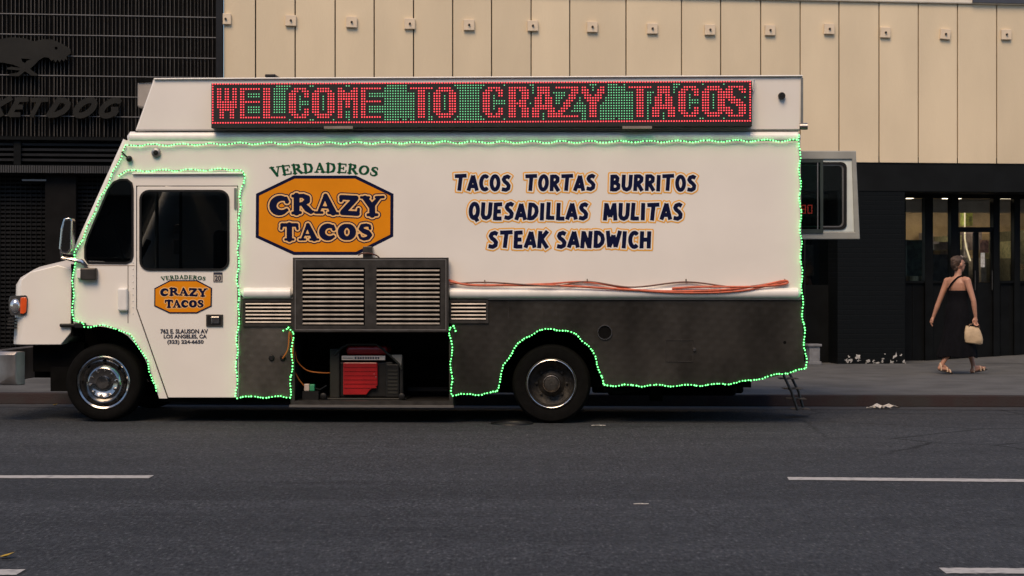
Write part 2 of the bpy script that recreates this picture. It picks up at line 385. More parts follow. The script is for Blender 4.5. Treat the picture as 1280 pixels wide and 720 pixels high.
# ================================================================== THE SETTING
def asphalt():
    m = bpy.data.materials.new('asphalt'); m.use_nodes = True; nt = m.node_tree; n = nt.nodes; l = nt.links; b = n['Principled BSDF']
    tc = n.new('ShaderNodeTexCoord')
    def noise(sc, det, st=(1, 1, 1)):
        mp = n.new('ShaderNodeMapping'); mp.inputs['Scale'].default_value = st; l.new(tc.outputs['Object'], mp.inputs[0])
        z = n.new('ShaderNodeTexNoise'); z.inputs['Scale'].default_value = sc; z.inputs['Detail'].default_value = det; z.inputs['Roughness'].default_value = .65
        l.new(mp.outputs[0], z.inputs['Vector']); return z.outputs[0]
    def ramp(src, stops):
        r = n.new('ShaderNodeValToRGB'); l.new(src, r.inputs[0]); e = r.color_ramp.elements
        while len(e) < len(stops): e.new(.5)
        for k, (p, c) in enumerate(stops): e[k].position = p; e[k].color = (c, c, c, 1) if not isinstance(c, tuple) else (*c, 1)
        return r.outputs[0]
    def mul(a, c):
        x = n.new('ShaderNodeMix'); x.data_type = 'RGBA'; x.blend_type = 'MULTIPLY'; x.inputs[0].default_value = 1
        l.new(a, x.inputs[6]); l.new(c, x.inputs[7]); return x.outputs[2]
    fine = ramp(noise(46, 4, (1, .3, 1)), [(.30, (.008, .0088, .011)), (.5, (.033, .0365, .0425)), (.60, (.044, .048, .054)), (.72, (.13, .137, .145))])
    mid = ramp(noise(9, 6, (1, .5, 1)), [(.3, .66), (.7, 1.32)])
    big = ramp(noise(.5, 6, (.35, 1.6, 1)), [(.3, .74), (.7, 1.22)])
    stain = ramp(noise(1.1, 4, (.5, 2.2, 1)), [(.60, 1.0), (.74, .6)])
    c = mul(mul(mul(fine, mid), big), stain)
    # longitudinal wear: tyre polish, seams and a paler parking strip next to the kerb
    sx = n.new('ShaderNodeSeparateXYZ'); l.new(tc.outputs['Object'], sx.inputs[0])
    wob = n.new('ShaderNodeMath'); wob.operation = 'MULTIPLY_ADD'; l.new(noise(.8, 5), wob.inputs[0]); wob.inputs[1].default_value = .5; l.new(sx.outputs['Y'], wob.inputs[2])
    mr = n.new('ShaderNodeMapRange'); mr.inputs['From Min'].default_value = 6; mr.inputs['From Max'].default_value = 22; l.new(wob.outputs[0], mr.inputs[0])
    lanes = ramp(mr.outputs[0], [(0, .92), (.18, .86), (.30, .98), (.385, .98), (.395, .80), (.43, .82), (.47, 1.0), (.56, 1.06), (.70, 1.14), (.78, 1.0), (1, .8)])
    c = mul(c, lanes)
    # cracks, mostly at the right by the kerb
    vo = n.new('ShaderNodeTexVoronoi'); vo.feature = 'DISTANCE_TO_EDGE'; vo.inputs['Scale'].default_value = .62
    dm = n.new('ShaderNodeMix'); dm.data_type = 'VECTOR'; dm.inputs[0].default_value = .16
    zz = n.new('ShaderNodeTexNoise'); zz.inputs['Scale'].default_value = 2.2; zz.inputs['Detail'].default_value = 8; l.new(tc.outputs['Object'], zz.inputs['Vector'])
    l.new(tc.outputs['Object'], dm.inputs[4]); l.new(zz.outputs['Color'], dm.inputs[5]); l.new(dm.outputs[1], vo.inputs['Vector'])
    crack = ramp(vo.outputs['Distance'], [(.0, 1.0), (.006, 1.0), (.016, 0.0)])
    msk = ramp(noise(.33, 3), [(.50, 0.0), (.58, 1.0)])
    mx2 = n.new('ShaderNodeMapRange'); mx2.inputs['From Min'].default_value = 2.2; mx2.inputs['From Max'].default_value = 3.6; l.new(sx.outputs['X'], mx2.inputs[0])
    my2 = n.new('ShaderNodeMapRange'); my2.inputs['From Min'].default_value = 14.2; my2.inputs['From Max'].default_value = 15.4; l.new(sx.outputs['Y'], my2.inputs[0])
    pr = n.new('ShaderNodeMath'); pr.operation = 'MULTIPLY'; l.new(mx2.outputs[0], pr.inputs[0]); l.new(my2.outputs[0], pr.inputs[1])
    pm = n.new('ShaderNodeMath'); pm.operation = 'MAXIMUM'; l.new(pr.outputs[0], pm.inputs[0])
    lo = n.new('ShaderNodeMath'); lo.operation = 'MULTIPLY'; l.new(msk, lo.inputs[0]); lo.inputs[1].default_value = .18; l.new(lo.outputs[0], pm.inputs[1])
    ck = n.new('ShaderNodeMath'); ck.operation = 'MULTIPLY'; l.new(crack, ck.inputs[0]); l.new(pm.outputs[0], ck.inputs[1])
    inv = ramp(ck.outputs[0], [(0, 1.0), (1, .22)])
    c = mul(c, inv)
    l.new(c, b.inputs['Base Color']); b.inputs['Roughness'].default_value = .82; b.inputs['Specular IOR Level'].default_value = .35
    bp = n.new('ShaderNodeBump'); bp.inputs['Strength'].default_value = .55; bp.inputs['Distance'].default_value = .012
    l.new(noise(120, 3), bp.inputs['Height']); l.new(bp.outputs[0], b.inputs['Normal'])
    return m
SW = .13
def kerb_y(x, off=0.): return 20.72 + off - math.tan(R(2.5)) * (x - 4.2)
road = MB()
road.add([(-90, -60, 0), (90, -60, 0), (90, 60, 0), (-90, 60, 0)], [(0, 1, 2, 3)])
tag(road.build('road', asphalt()), kind='structure')
CONC = mat('sidewalk_concrete', (.078, .081, .083), .85, var=.22, scale=2.2, bump=.25, bscale=40)
sw = MB(); xs = (-45., 45.)
sw.add([(xs[0], kerb_y(xs[0], .17), .002), (xs[1], kerb_y(xs[1], .17), .002), (xs[1], 50, .002), (xs[0], 50, .002),
        (xs[0], kerb_y(xs[0], .17), SW), (xs[1], kerb_y(xs[1], .17), SW), (xs[1], 50, SW), (xs[0], 50, SW)],
       [(0,3,2,1),(4,5,6,7),(0,1,5,4),(1,2,6,5),(2,3,7,6),(3,0,4,7)])
tag(sw.build('sidewalk', CONC), kind='structure')
KERBM = mat('red_kerb_paint', (.016, .006, .007), .8, col2=(.015, .012, .0125), scale=3.5, lo=.42, hi=.62, bump=.3, bscale=50)
kb = MB()
kb.add([(xs[0], kerb_y(xs[0]), 0), (xs[1], kerb_y(xs[1]), 0), (xs[1], kerb_y(xs[1], .166), 0), (xs[0], kerb_y(xs[0], .166), 0),
        (xs[0], kerb_y(xs[0], .02), SW + .003), (xs[1], kerb_y(xs[1], .02), SW + .003), (xs[1], kerb_y(xs[1], .166), SW + .003), (xs[0], kerb_y(xs[0], .166), SW + .003)],
       [(0,3,2,1),(4,5,6,7),(0,1,5,4),(1,2,6,5),(2,3,7,6),(3,0,4,7)])
tag(kb.build('kerb', KERBM, bevel=.012), kind='structure')
GUTM = mat('gutter_concrete', (.032, .033, .036), .85, var=.3, scale=5, bump=.2)
g = MB(); g.add([(xs[0], kerb_y(xs[0], -.45), .004), (xs[1], kerb_y(xs[1], -.45), .004), (xs[1], kerb_y(xs[1], .05), .004), (xs[0], kerb_y(xs[0], .05), .004)], [(0, 1, 2, 3)])
tag(g.build('gutter', GUTM), kind='structure')
def ground(px, py, z=0.):
    t = (CAMZ - z) / ((py - HY) / FPX); return Vector(((px - CX) / FPX * t, t, z))
LINEM = mat('worn_white_road_paint', (.42, .41, .40), .7, col2=(.22, .22, .22), scale=16, lo=.5, hi=.72, bump=.2)
def dash(p0, p1, w, n=36):
    a, b = ground(*p0), ground(*p1); dv = (b - a).normalized(); nv = Vector((-dv.y, dv.x, 0)); mb = MB(); vs = []
    for k in range(n + 1):
        c = a.lerp(b, k / n)
        for s in (-1, 1): vs.append(c + nv * s * (w / 2 + random.uniform(-.006, .006)) + Vector((0, 0, .004)))
    fs = [(2 * k, 2 * k + 2, 2 * k + 3, 2 * k + 1) for k in range(n)]
    return tag(mb.add(vs, fs).build('lane_marking', LINEM), kind='structure')
dash((-150, 596.5), (189, 596.5), .19); dash((985, 598.6), (1420, 602.6), .19)
dash((-160, 716), (26, 716), .17); dash((1178, 714), (1400, 715), .17)

# ------------------------------------------------------------------ right-hand building: beige panels over a dark shop front
BEIGE = mat('beige_concrete_panel', (.68, .565, .39), .8, var=.06, scale=1.2, bump=.12, bscale=35, stretch=(1, 1, .35))
BEIGE2 = mat('beige_concrete_plate', (.68, .56, .41), .8, var=.06, scale=8)
COPE = mat('pale_coping', (.72, .66, .55), .7, var=.05)
DARKF = mat('charcoal_fascia', (.0045, .0055, .006), .65, spec=.15, var=.25, scale=3, bump=.05)
BLK = mat('black_shop_paint', (.003, .0037, .0042), .6, spec=.12, var=.3, scale=4)
JOINT = mat('dark_joint_backing', (.05, .04, .03), .9)  # dark brown backing seen through the panel joints, also on the bolts
bld = frame_obj(empty('commercial_building', label='beige concrete panel building with black ground floor shop front, right of the truck', cat='building'), F)
def fb(name, x0, y0, x1, y1, d0, d1, m, parent, bevel=0.):
    return MB().box(*pbox(F, x0, y0, x1, y1, d0, d1)).build(name, m, parent, bevel=bevel)
zb = F(1075, 203).z; zt = F(1280, 7).z
joints = [279, 319.5, 369, 419, 467.8, 517, 566, 614.6, 664, 712.4, 782.7, 852, 901, 951, 1000.4, 1049, 1099, 1148, 1197, 1246] + [1296 + 50 * k for k in range(13)]
xsj = [F(j, 50).x for j in joints]
wallb = MB().box((xsj[0] + .01, .06, zb + .01), (xsj[-1], 6.0, zt - .02)).build('upper_wall', JOINT, bld)
for a, b in zip(xsj[:-1], xsj[1:]):
    dj = random.uniform(-.004, .004)
    MB().box((a + .009, dj, zb), (b - .009, .055, zt)).build('panel', BEIGE, wallb, bevel=.006)
MB().box((xsj[0], -.05, zt + .003), (xsj[-1], 1.0, zt + .6)).build('coping', COPE, bld, bevel=.02)
fb('roof_flashing', 1216, -14, 1890, 3, -.075, -.053, mat('dark_roof_metal', (.05, .055, .07), .5), bld)
for x, y in ((363.5, 26), (439.4, 28), (512, 30), (586, 31.5), (665.6, 32.5), (740, 34), (815, 36), (887, 37.5), (962, 38), (1036, 36.5), (1106, 41), (1181, 43), (1257, 43.5), (282, 24)):
    p = F(x, y, -.006); h = .082
    tl = random.uniform(-.02, .02) if x != 1181 else .09
    o = MB().box((-h, -.045, -h), (h, .0, h)).build('wall_plate', BEIGE2, bld, bevel=.008); o.location = (p.x, -.005, p.z); o.rotation_euler = (0, tl, 0)
    MB().lathe([(0, -.03), (.016, -.026), (.018, 0)], (0, -.045, 0), n=10).build('bolt', JOINT, o)
_nt = BEIGE.node_tree; _pb = _nt.nodes['Principled BSDF']; _src = _pb.inputs['Base Color'].links[0].from_socket
_oi = _nt.nodes.new('ShaderNodeObjectInfo'); _mr = _nt.nodes.new('ShaderNodeMapRange'); _mr.inputs['To Min'].default_value = .93; _mr.inputs['To Max'].default_value = 1.03
_nt.links.new(_oi.outputs['Random'], _mr.inputs[0]); _mx = _nt.nodes.new('ShaderNodeMix'); _mx.data_type = 'RGBA'; _mx.blend_type = 'MULTIPLY'; _mx.inputs[0].default_value = 1
_nt.links.new(_src, _mx.inputs[6]); _nt.links.new(_mr.outputs[0], _mx.inputs[7]); _nt.links.new(_mx.outputs[2], _pb.inputs['Base Color'])
# dark ground floor
fb('fascia', 900, 203.5, 1890, 238, .02, .9, DARKF, bld, .01)
gz = SW
def gbox(name, px0, px1, pytop, d0, d1, m, parent, bevel=0., zbot=SW):
    a = F(px0, pytop, d0); b = F(px1, pytop, d0)
    return MB().box((a.x, d0, zbot), (b.x, d1, a.z)).build(name, m, parent, bevel=bevel)
BRK = bpy.data.materials.new('black_painted_brick'); BRK.use_nodes = True
_n = BRK.node_tree.nodes; _l = BRK.node_tree.links; _b = _n['Principled BSDF']
_b.inputs['Base Color'].default_value = (.003, .004, .0045, 1); _b.inputs['Specular IOR Level'].default_value = .15; _b.inputs['Roughness'].default_value = .5
_t = _n.new('ShaderNodeTexCoord'); _m = _n.new('ShaderNodeMapping'); _m.inputs['Rotation'].default_value = (R(90), 0, 0); _l.new(_t.outputs['Object'], _m.inputs[0])
_k = _n.new('ShaderNodeTexBrick'); _k.inputs['Scale'].default_value = 1; _k.inputs['Brick Width'].default_value = .21; _k.inputs['Row Height'].default_value = .075; _k.inputs['Mortar Size'].default_value = .008
_l.new(_m.outputs[0], _k.inputs['Vector']); _u = _n.new('ShaderNodeBump'); _u.inputs['Strength'].default_value = .7; _u.inputs['Distance'].default_value = .01; _u.invert = True
_l.new(_k.outputs['Fac'], _u.inputs['Height']); _l.new(_u.outputs[0], _b.inputs['Normal'])
pil = gbox('brick_pier', 1047, 1131, 237, .03, 1.4, BRK, bld)
PEEL = mat('bare_white_plaster', (.40, .39, .37), .85, var=.3, scale=20)
pm = MB(); rr = random.Random(3)
for _ in range(26):
    x = rr.uniform(1056, 1131); y = 455 - abs(rr.gauss(0, 5)); s = rr.uniform(.6, 2.3) * (1.5 if rr.random() < .2 else 1)
    n = rr.randint(7, 11); c = F(x, min(y, 453.5), .026)
    ring = []
    for k in range(n):
        a = 2 * math.pi * k / n; q = s / 80 * rr.choice((.25, .4, .8, 1.0, 1.6)); ring.append((c.x + q * 1.2 * math.cos(a), .026, max(SW + .004, c.z + q * math.sin(a))))
    pm.add([(v[0], .0255, v[2]) for v in ring] , [tuple(range(n))])
pm.build('peeled_paint_patch', PEEL, pil, recalc=False, kind='stuff')
# recessed shop front: glazing, posts and dark lower panels
RD = .85
shop = gbox('stall_riser', 1124, 1198, 353, RD, RD + .07, BLK, bld)
gbox('stall_riser', 1250.5, 1890, 353, RD, RD + .07, BLK, bld)
for x in (1141, 1161, 1181, 1262): gbox('riser_trim', x, x + .8, 356, RD - .008, RD - .001, DARKF, shop)
for a, b in ((1124, 1132.5), (1156.5, 1166.5), (1189, 1198.5), (1242, 1250), (1268, 1275.5), (1310, 1318), (1360, 1368), (1460, 1470), (1560, 1568), (1660, 1668), (1760, 1768), (1880, 1890)):
    gbox('window_post', a, b, 238, RD - .06, RD + .1, BLK, bld, .006)
fb('soffit_beam', 1124, 232, 1890, 247, RD - .05, RD + .15, BLK, bld)
for a, b in ((1132.5, 1156.5), (1166.5, 1189), (1250, 1268), (1275.5, 1310), (1318, 1360), (1368, 1460), (1470, 1560), (1568, 1660), (1668, 1760), (1768, 1880)):
    fb('pane', a - .5, 246, b + .5, 353, RD + .03, RD + .04, GLASSS, bld)
    fb('sill', a, 351, b, 354, RD - .04, RD + .05, BLK, bld)
fb('transom_pane', 1198, 246, 1242.5, 284, RD + .03, RD + .04, GLASSS, bld)
fb('transom_bar', 1198.3, 284, 1242.2, 290, RD - .03, RD + .08, BLK, bld)
for a, b in ((1198.3, 1221), (1221.5, 1242.2)):
    dr = gbox('door_kick_panel', a, b, 353, RD, RD + .05, BLK, bld)
    fb('door_pane', a + 1.5, 292, b - 3, 353, RD + .02, RD + .03, GLASSS, bld)
    fb('door_stile', b - 3.4, 290.3, b, 353, RD - .01, RD + .05, BLK, bld); fb('door_stile', a, 290.3, a + 2, 353, RD - .012, RD + .05, BLK, bld)
    q = F(b - 2, 352, RD - .05); MB().tube([(q.x, RD - .05, q.z - .14), (q.x, RD - .05, q.z + .18)], .010).build('door_pull', FRAMEM, dr)
# things behind the shop glass
INT = mat('interior_tan_wall', (.30, .22, .13), .8, var=.25, scale=3)
fb('interior_wall', 1100, 215, 1890, 470, RD + 3.4, RD + 3.6, INT, bld)
fb('interior_ceiling', 1100, 230, 1890, 236, RD + .16, RD + 3.4, BLK, bld)
SFILL = mat('shop_fill_glow', (.8, .75, .6), .4, var=0, emit=(1, .82, .58), estr=6.0)
for x_ in (1150, 1215, 1285): fb('shop_fill_panel', x_, 242, x_ + 22, 244, RD + 1.2, RD + 2.6, SFILL, bld)  # added glowing panels, hidden by the beam, that brighten the shop interior
fb('reflection_band', 1120, 253, 1890, 265, RD + .55, RD + .75, mat('reflection_band_beige', (.60, .47, .36), .7, var=.12, scale=4), bld)  # solid beige bar imitating the pale band reflected in the shop glass
rr = random.Random(21)
for k in range(26):
    x_ = rr.uniform(1128, 1300); w_i = rr.uniform(4, 13); h_i = rr.uniform(6, 30); y_ = rr.choice((352, 352, 330, 312)); g_i = rr.uniform(.04, .3)
    fb('stock_box', x_, y_ - h_i, x_ + w_i, y_, RD + rr.uniform(1.2, 3.0), RD + 3.3, mat('stock_%d' % (k % 6), (g_i, g_i * rr.uniform(.8, 1.0), g_i * rr.uniform(.55, .95)), .6, var=.3, scale=15), bld)
fb('interior_shelf', 1133, 300, 1158, 345, RD + .9, RD + 1.3, mat('shelf_green', (.03, .06, .05), .6, var=.5, scale=14), bld)
fb('interior_counter', 1166, 318, 1200, 352, RD + 1.1, RD + 1.6, mat('counter_dark', (.05, .05, .055), .5, var=.5, scale=10), bld)
POST = mat('pale_notice', (.65, .62, .55), .6, var=.2, scale=30)
fb('notice', 1226, 316, 1231, 334, RD + .008, RD + .015, POST, bld)
fb('notice', 1225, 300, 1236, 316, RD + .05, RD + .055, mat('pink_notice', (.42, .2, .14), .7, var=.4, scale=25), bld)
GLOWW = mat('warm_glow_streak', (.8, .7, .5), .4, var=0, emit=(1, .80, .5), estr=.45)
q0, q1 = F(1206, 266, RD + 1.2), F(1206, 298, RD + 1.2); q2 = F(1213, 326, RD + 1.2)
MB().tube([q0, q1, F(1208, 310, RD + 1.2), q2], .014).build('interior_glow_streak', GLOWW, bld)  # emissive bent tube drawing the warm streak behind the door glass
fb('interior_plant_box', 1206, 266, 1216, 282, RD + 1.3, RD + 1.5, mat('yellow_green_leaf', (.35, .42, .05), .6, var=.5, scale=18), bld)
# entry ramp that climbs into the recess
p = [F(1133, 470, 0), F(1450, 470, 0)]
MB().add([(p[0].x, -.2, SW + .003), (p[1].x, -.2, SW + .003), (p[1].x, RD + .3, SW + .003), (p[0].x, RD + .3, SW + .003), (p[1].x, RD + .3, SW + .19), (p[0].x + .9, RD + .3, SW + .012)],
         [(0, 1, 2, 3), (0, 3, 5), (0, 5, 4, 1), (1, 4, 2), (3, 2, 4, 5)]).build('entry_ramp', CONC, bld)
# dark doorway between the truck and the brick pier
DW = .5
gbox('doorway_back', 880, 1047, 237, DW + 1.5, DW + 1.6, BLK, bld)
gbox('doorway_riser', 960, 1037, 356, DW, DW + .06, BLK, bld)
fb('doorway_pane', 960, 238, 1037, 356, DW + .02, DW + .03, GLASSS, bld)
fb('doorway_sash', 1037.3, 238, 1044, 356, DW - .02, DW + .06, mat('pale_wood_jamb', (.20, .17, .12), .6, var=.2), bld)
gbox('doorway_jamb', 1044, 1047.5, 237, DW - .05, DW + .1, mat('brown_jamb', (.012, .008, .006), .6), bld)
fb('doorway_shelf', 1004, 306, 1034, 345, DW + .8, DW + 1.1, mat('shop_clutter', (.03, .028, .022), .6, col2=(.12, .10, .07), scale=9, lo=.5, hi=.75), bld)
gbox('hidden_wall', 270, 965, 237, .04, 1.0, BLK, bld)
def seven(fr, digits, x, y, w, h, d, m, parent):
    mb = MB(); seg = {'0': 'abcdef', '7': 'abc', '8': 'abcdefg', '9': 'abcdfg'}
    for k, c in enumerate(digits):
        ox = x + k * (w + 2.0); t = 1.1
        rc = {'a': (0, 0, w, t), 'd': (0, h - t, w, h), 'g': (0, h / 2 - t / 2, w, h / 2 + t / 2), 'f': (0, t, t, h / 2), 'e': (0, h / 2, t, h - t), 'b': (w - t, t, w, h / 2), 'c': (w - t, h / 2, w, h - t)}
        for s in seg[c]:
            r = rc[s]; mb.box(*pbox(fr, ox + r[0] + .15, y + r[1] + .15, ox + r[2] - .15, y + r[3] - .15, d, d + .01))
    return mb.build('digit_segments', m, parent)
db = frame_obj(empty('digit_display', label='small red number display seen through the service window behind the truck', cat='display'), F)
fb('display_case', 992, 250, 1021, 272, .26, .32, BLACKP, db, .004)
seven(F, '780', 993.5, 256, 6, 11, .25, mat('red_digit', (.3, .02, .02), .4, var=0, emit=(1, .05, .04), estr=.9), db)
MB().tube([F(1006, 272, .3), F(1006, 272, .3) - Vector((0, 0, 2.0))], .012).build('stand', BLACKP, db)
db_base = F(1006, 272, .3); MB().lathe([(.001, 0), (.14, .0), (.14, .015), (.001, .02)], (db_base.x, .3, SW + .003), 'z', 20).build('stand_foot', BLACKP, db)

# ------------------------------------------------------------------ left-hand building: dark grille front with cut-out sign
lb = frame_obj(empty('grille_front_restaurant', label='black restaurant front with vertical slat grille and roll-down shutter, left of the beige wall', cat='building'), F)
GRB = mat('grille_backing', (.003, .0028, .0026), .7, spec=.2, var=.4, scale=2)
GRS = mat('grille_slat', (.052, .046, .040), .55, .2, var=.35, scale=3)
MB().box((F(-620, 50).x, .09, F(0, 172).z), (F(270, 50).x, .5, 7.5)).build('grille_backing', GRB, lb)
gs = MB(); x = F(-610, 100).x; xe = F(269, 100).x; zg0, zg1 = F(135, 171).z, 7.4; rr = random.Random(5)
while x < xe:
    w = rr.uniform(.006, .011); gs.box((x, .0 + rr.uniform(0, .02), zg0), (x + w, .085, zg1)); x += rr.choice((.045, .052, .058, .064))
gs.build('vertical_slat', GRS, lb, kind='stuff')
for y in (19.5, 44.8, 71, 95.5, 121, 146, -6):
    z = F(140, y).z; MB().box((F(-610, y).x, -.012, z - .006), (F(270, y).x, -.003, z + .006)).build('grille_wire', mat('grille_wire_metal', (.16, .155, .15), .5, .3), lb)
FRM = mat('dark_frame_metal', (.010, .0105, .012), .5, 0., spec=.25, var=.2)
MB().box((F(270, 50).x, -.06, SW), (F(278.5, 50).x, .4, 7.5)).build('edge_frame', FRM, lb, bevel=.008)
MB().box((F(-620, 172).x, -.05, F(140, 176).z), (F(270, 172).x, .3, F(140, 172).z)).build('lower_frame', BLK, lb)
for y in (180, 186.5, 193, 199.5):
    z = F(60, y, .05).z; MB().box((F(-620, y, .05).x, .05, z - .025), (F(269, y, .05).x, .14, z + .012)).build('louvre', FRM, lb)
MB().box((F(-620, 190).x, .16, F(60, 206).z), (F(270, 190).x, .5, F(60, 176).z)).build('louvre_backing', GRB, lb)
MB().box((F(17, 190).x, .0, F(60, 206).z), (F(26, 190).x, .15, F(60, 176).z)).build('louvre_post', BLK, lb)
fr_ = MB(); x = F(-620, 212).x
za, zc = F(60, 216, -.05).z, F(60, 207, -.05).z
while x < F(269, 212).x:
    fr_.box((x, -.05, za), (x + .022, -.03, zc)); x += .034
fr_.build('fringe_strip', mat('fringe_grey', (.035, .036, .038), .7), lb, kind='stuff')
MB().box((F(-620, 212).x, -.028, za - .01), (F(270, 212).x, .3, zc + .01)).build('awning_beam', BLK, lb)
SH = mat('shutter_metal', (.0045, .0048, .005), .55, 0., spec=.25, var=.4, scale=3)
sx0, sx1 = F(-620, 300, .35).x, F(269, 300, .35).x; zz_ = F(60, 216, .35).z
MB().box((sx0, .42, SW), (sx1, .5, zz_)).build('shutter_backing', UNDER, lb)
z = SW + .03
sl = None
while z < zz_ - .03:
    o = MB().box((sx0, -.012, 0), (sx1, .012, .034)).build('shutter_slat', SH, lb) if sl is None else share(sl, 'shutter_slat', lb)
    if sl is None: sl = o
    o.location = (0, .36, z); z += .062
gv = MB(); x = sx0
while x < sx1: gv.box((x, .33, SW), (x + .008, .345, zz_)); x += .075
gv.build('shutter_link', SH, lb, kind='stuff')
MB().box((F(57, 300, .2).x, .12, SW), (F(96, 300, .2).x, .33, zz_)).build('shutter_pier', mat('pier_paint', (.0045, .0042, .0042), .7, spec=.12, var=.3), lb, bevel=.01)
MB().box((F(28, 225, .15).x, .1, F(28, 226, .1).z), (F(58, 225, .15).x, .2, F(28, 224, .1).z)).build('lamp_strip', mat('dull_lamp', (.2, .2, .2), .4), lb)
# sign letters and dog cut-out standing off the grille
SIGNM = mat('brown_sign_metal', (.010, .0095, .0075), .6, 0., spec=.25, var=.2)
sg = frame_obj(empty('sign_letters', label='slanted dark metal sign letters on the slat grille above the shutter', cat='sign letters'), F)
def f_to3(d): return lambda x, y: F(x, y, d)
cx = -13.
for ch, w in (('K', 26), ('E', 22), ('T', 24), (' ', 3), ('D', 30), ('O', 32), ('G', 30)):
    if ch != ' ':
        st = layout(ch, CAS, cx, cx + w * .92, 122 + cx * .011, 145.5 + cx * .011, .095, shear=.30)
        contour(*field(st, True, .5, 2), 0, f_to3(-.10), (0, .06, 0)).build('letter', SIGNM, sg)
        for k in (-.2, .2):
            q = F(cx + w * (.5 + k * .4), 134, -.04); MB().tube([(q.x, -.045, q.z), (q.x, .09, q.z)], .008, 6).build('stand_off', SIGNM, sg)
    cx += w
dog = [(-60, 130), (-30, 95), (0, 80), (60, 70), (130, 75), (180, 92), (230, 80), (275, 82), (330, 105), (372, 132), (374, 155), (352, 172), (356, 192), (345, 184), (338, 200), (326, 186), (316, 203), (304, 188), (294, 204), (284, 188),
       (272, 196), (258, 178), (232, 176), (205, 192), (180, 218), (158, 238), (200, 268), (194, 275), (165, 272), (132, 250), (100, 276), (45, 274), (50, 264), (90, 258), (108, 246), (40, 240), (34, 232), (60, 226), (110, 232), (70, 215), (20, 205), (-40, 200)]
dogp = [(x / 4.235, 30 + y / 4.235) for x, y in dog]
eye = [(297 / 4.235 + 1.9 * math.cos(a), 30 + 128 / 4.235 + 1.9 * math.sin(a)) for a in [2 * math.pi * k / 10 for k in range(10)]]
slot = [(x / 4.235, 30 + y / 4.235) for x, y in ((112, 182), (165, 186), (140, 196), (134, 207), (118, 200))]
dg_ = frame_obj(empty('dog_sign', label='dark metal running dog cut-out on the slat grille', cat='sign'), F)
MB().panel([poly(F, dogp, -.10), poly(F, eye, -.10), poly(F, slot, -.10)], -.10, -.05).build('cut_out', SIGNM, dg_)
for x, y in ((20, 55), (70, 58)):
    q = F(x, y, -.05); MB().tube([(q.x, -.055, q.z), (q.x, .09, q.z)], .01, 6).build('stand_off', SIGNM, dg_)

# ------------------------------------------------------------------ across the street, behind the viewer: what shades the street and shows in the glass
ob = empty('office_block', (0, -9, 0), 0, 'dull concrete block across the street, mirrored in the shop windows', 'building')
OC = mat('opposite_concrete', (.17, .15, .125), .8, var=.2, scale=.6)
ob_w = MB().box((-34, -8, 4.6), (34, 0, 12.)).build('wall', OC, ob)
MB().box((-34, -8, 0), (34, -.4, 3.6)).build('ground_floor', mat('opposite_shop', (.03, .03, .032), .5, var=.4, scale=.5), ob)
MB().box((-34, -8, 3.62), (34, .3, 4.58)).build('pale_band', mat('opposite_band', (.55, .43, .32), .7, var=.2, scale=.5), ob)
ow = None
for r in range(2):
    for k in range(16):
        o = MB().box((-1.1, -.05, 0), (1.1, .04, 1.9)).build('window', mat('opposite_window', (.02, .025, .03), .2), ob) if ow is None else share(ow, 'window', ob)
        if ow is None: ow = o
        o.location = (-31 + k * 4.1, .01, 5.6 + r * 3.2)

# ================================================================== THE TRUCK
tk = frame_obj(empty('food_truck', label='white step-van food truck with green light strings and red-and-green LED sign, parked at the kerb', cat='food truck'), T)
TW = 2.32                                        # body width
def tbox(name, x0, y0, x1, y1, d0, d1, m, parent=tk, bevel=0., seg=2):
    return MB().box(*pbox(T, x0, y0, x1, y1, d0, d1)).build(name, m, parent, bevel=bevel, seg=seg)
SK = .035
door_cut = [(170, 497.5), (170, 232), (297.5, 232), (297.5, 497.5)]
front_arch = [(92, 404), (105, 406), (130, 408.5), (147, 412), (160, 420), (172, 433), (182, 450), (190, 470), (197, 492), (199, 498)]
quarter = [(110, 328.5), (106.5, 323), (106.5, 308), (110, 296), (136, 236), (142, 228), (150, 224.5), (159, 224.5), (164.5, 229), (166, 236), (166, 320), (164, 326), (158, 329)]
win = rrect(175.5, 238.5, 285.5, 337, 11)
skin = [(159, 175), (1000.5, 175), (1001.5, 300), (1002, 366), (301, 366), (299, 410), (298, 498), (297.8, 498), (297.8, 232), (170, 232), (170, 386), (209, 498), (199, 498)] + front_arch[-2::-1] + [(92, 340), (93, 320)]
sheet = MB().panel([poly(T, skin), poly(T, quarter)], 0, SK).build('side_panel', WHITE, tk)
doorp = [(171.2, 233.2), (296.6, 233.2), (296.6, 497), (210.3, 497), (171.2, 385.5)]
door = MB().panel([poly(T, doorp), poly(T, win)], .004, SK).build('cab_door', WHITE, tk, bevel=.004)
# rubber gaskets and glass
def gasket(name, pts, grow, parent, d0=-.008, d1=.03):
    cx_ = sum(p[0] for p in pts) / len(pts); cy_ = sum(p[1] for p in pts) / len(pts)
    def off(g):
        out = []
        for k in range(len(pts)):
            a, b, c = pts[k - 1], pts[k], pts[(k + 1) % len(pts)]
            e = Vector((c[0] - a[0], c[1] - a[1])).normalized(); nn = Vector((e.y, -e.x))
            if nn.dot(Vector((b[0] - cx_, b[1] - cy_))) < 0: nn = -nn
            out.append((b[0] + nn.x * g, b[1] + nn.y * g))
        return out
    return MB().panel([poly(T, off(grow)), poly(T, off(-grow))], d0, d1).build(name, BLACKP, parent)
gasket('window_gasket', quarter, 1.2, tk); gasket('window_gasket', win, 1.3, door)
MB().panel([poly(T, quarter)], .012, .018).build('quarter_window', GLASSD, tk)
MB().panel([poly(T, win)], .012, .018).build('door_window', GLASSD, door)
tbox('sliding_rail', 224, 239, 227.5, 336, .02, .035, BLACKP, door)
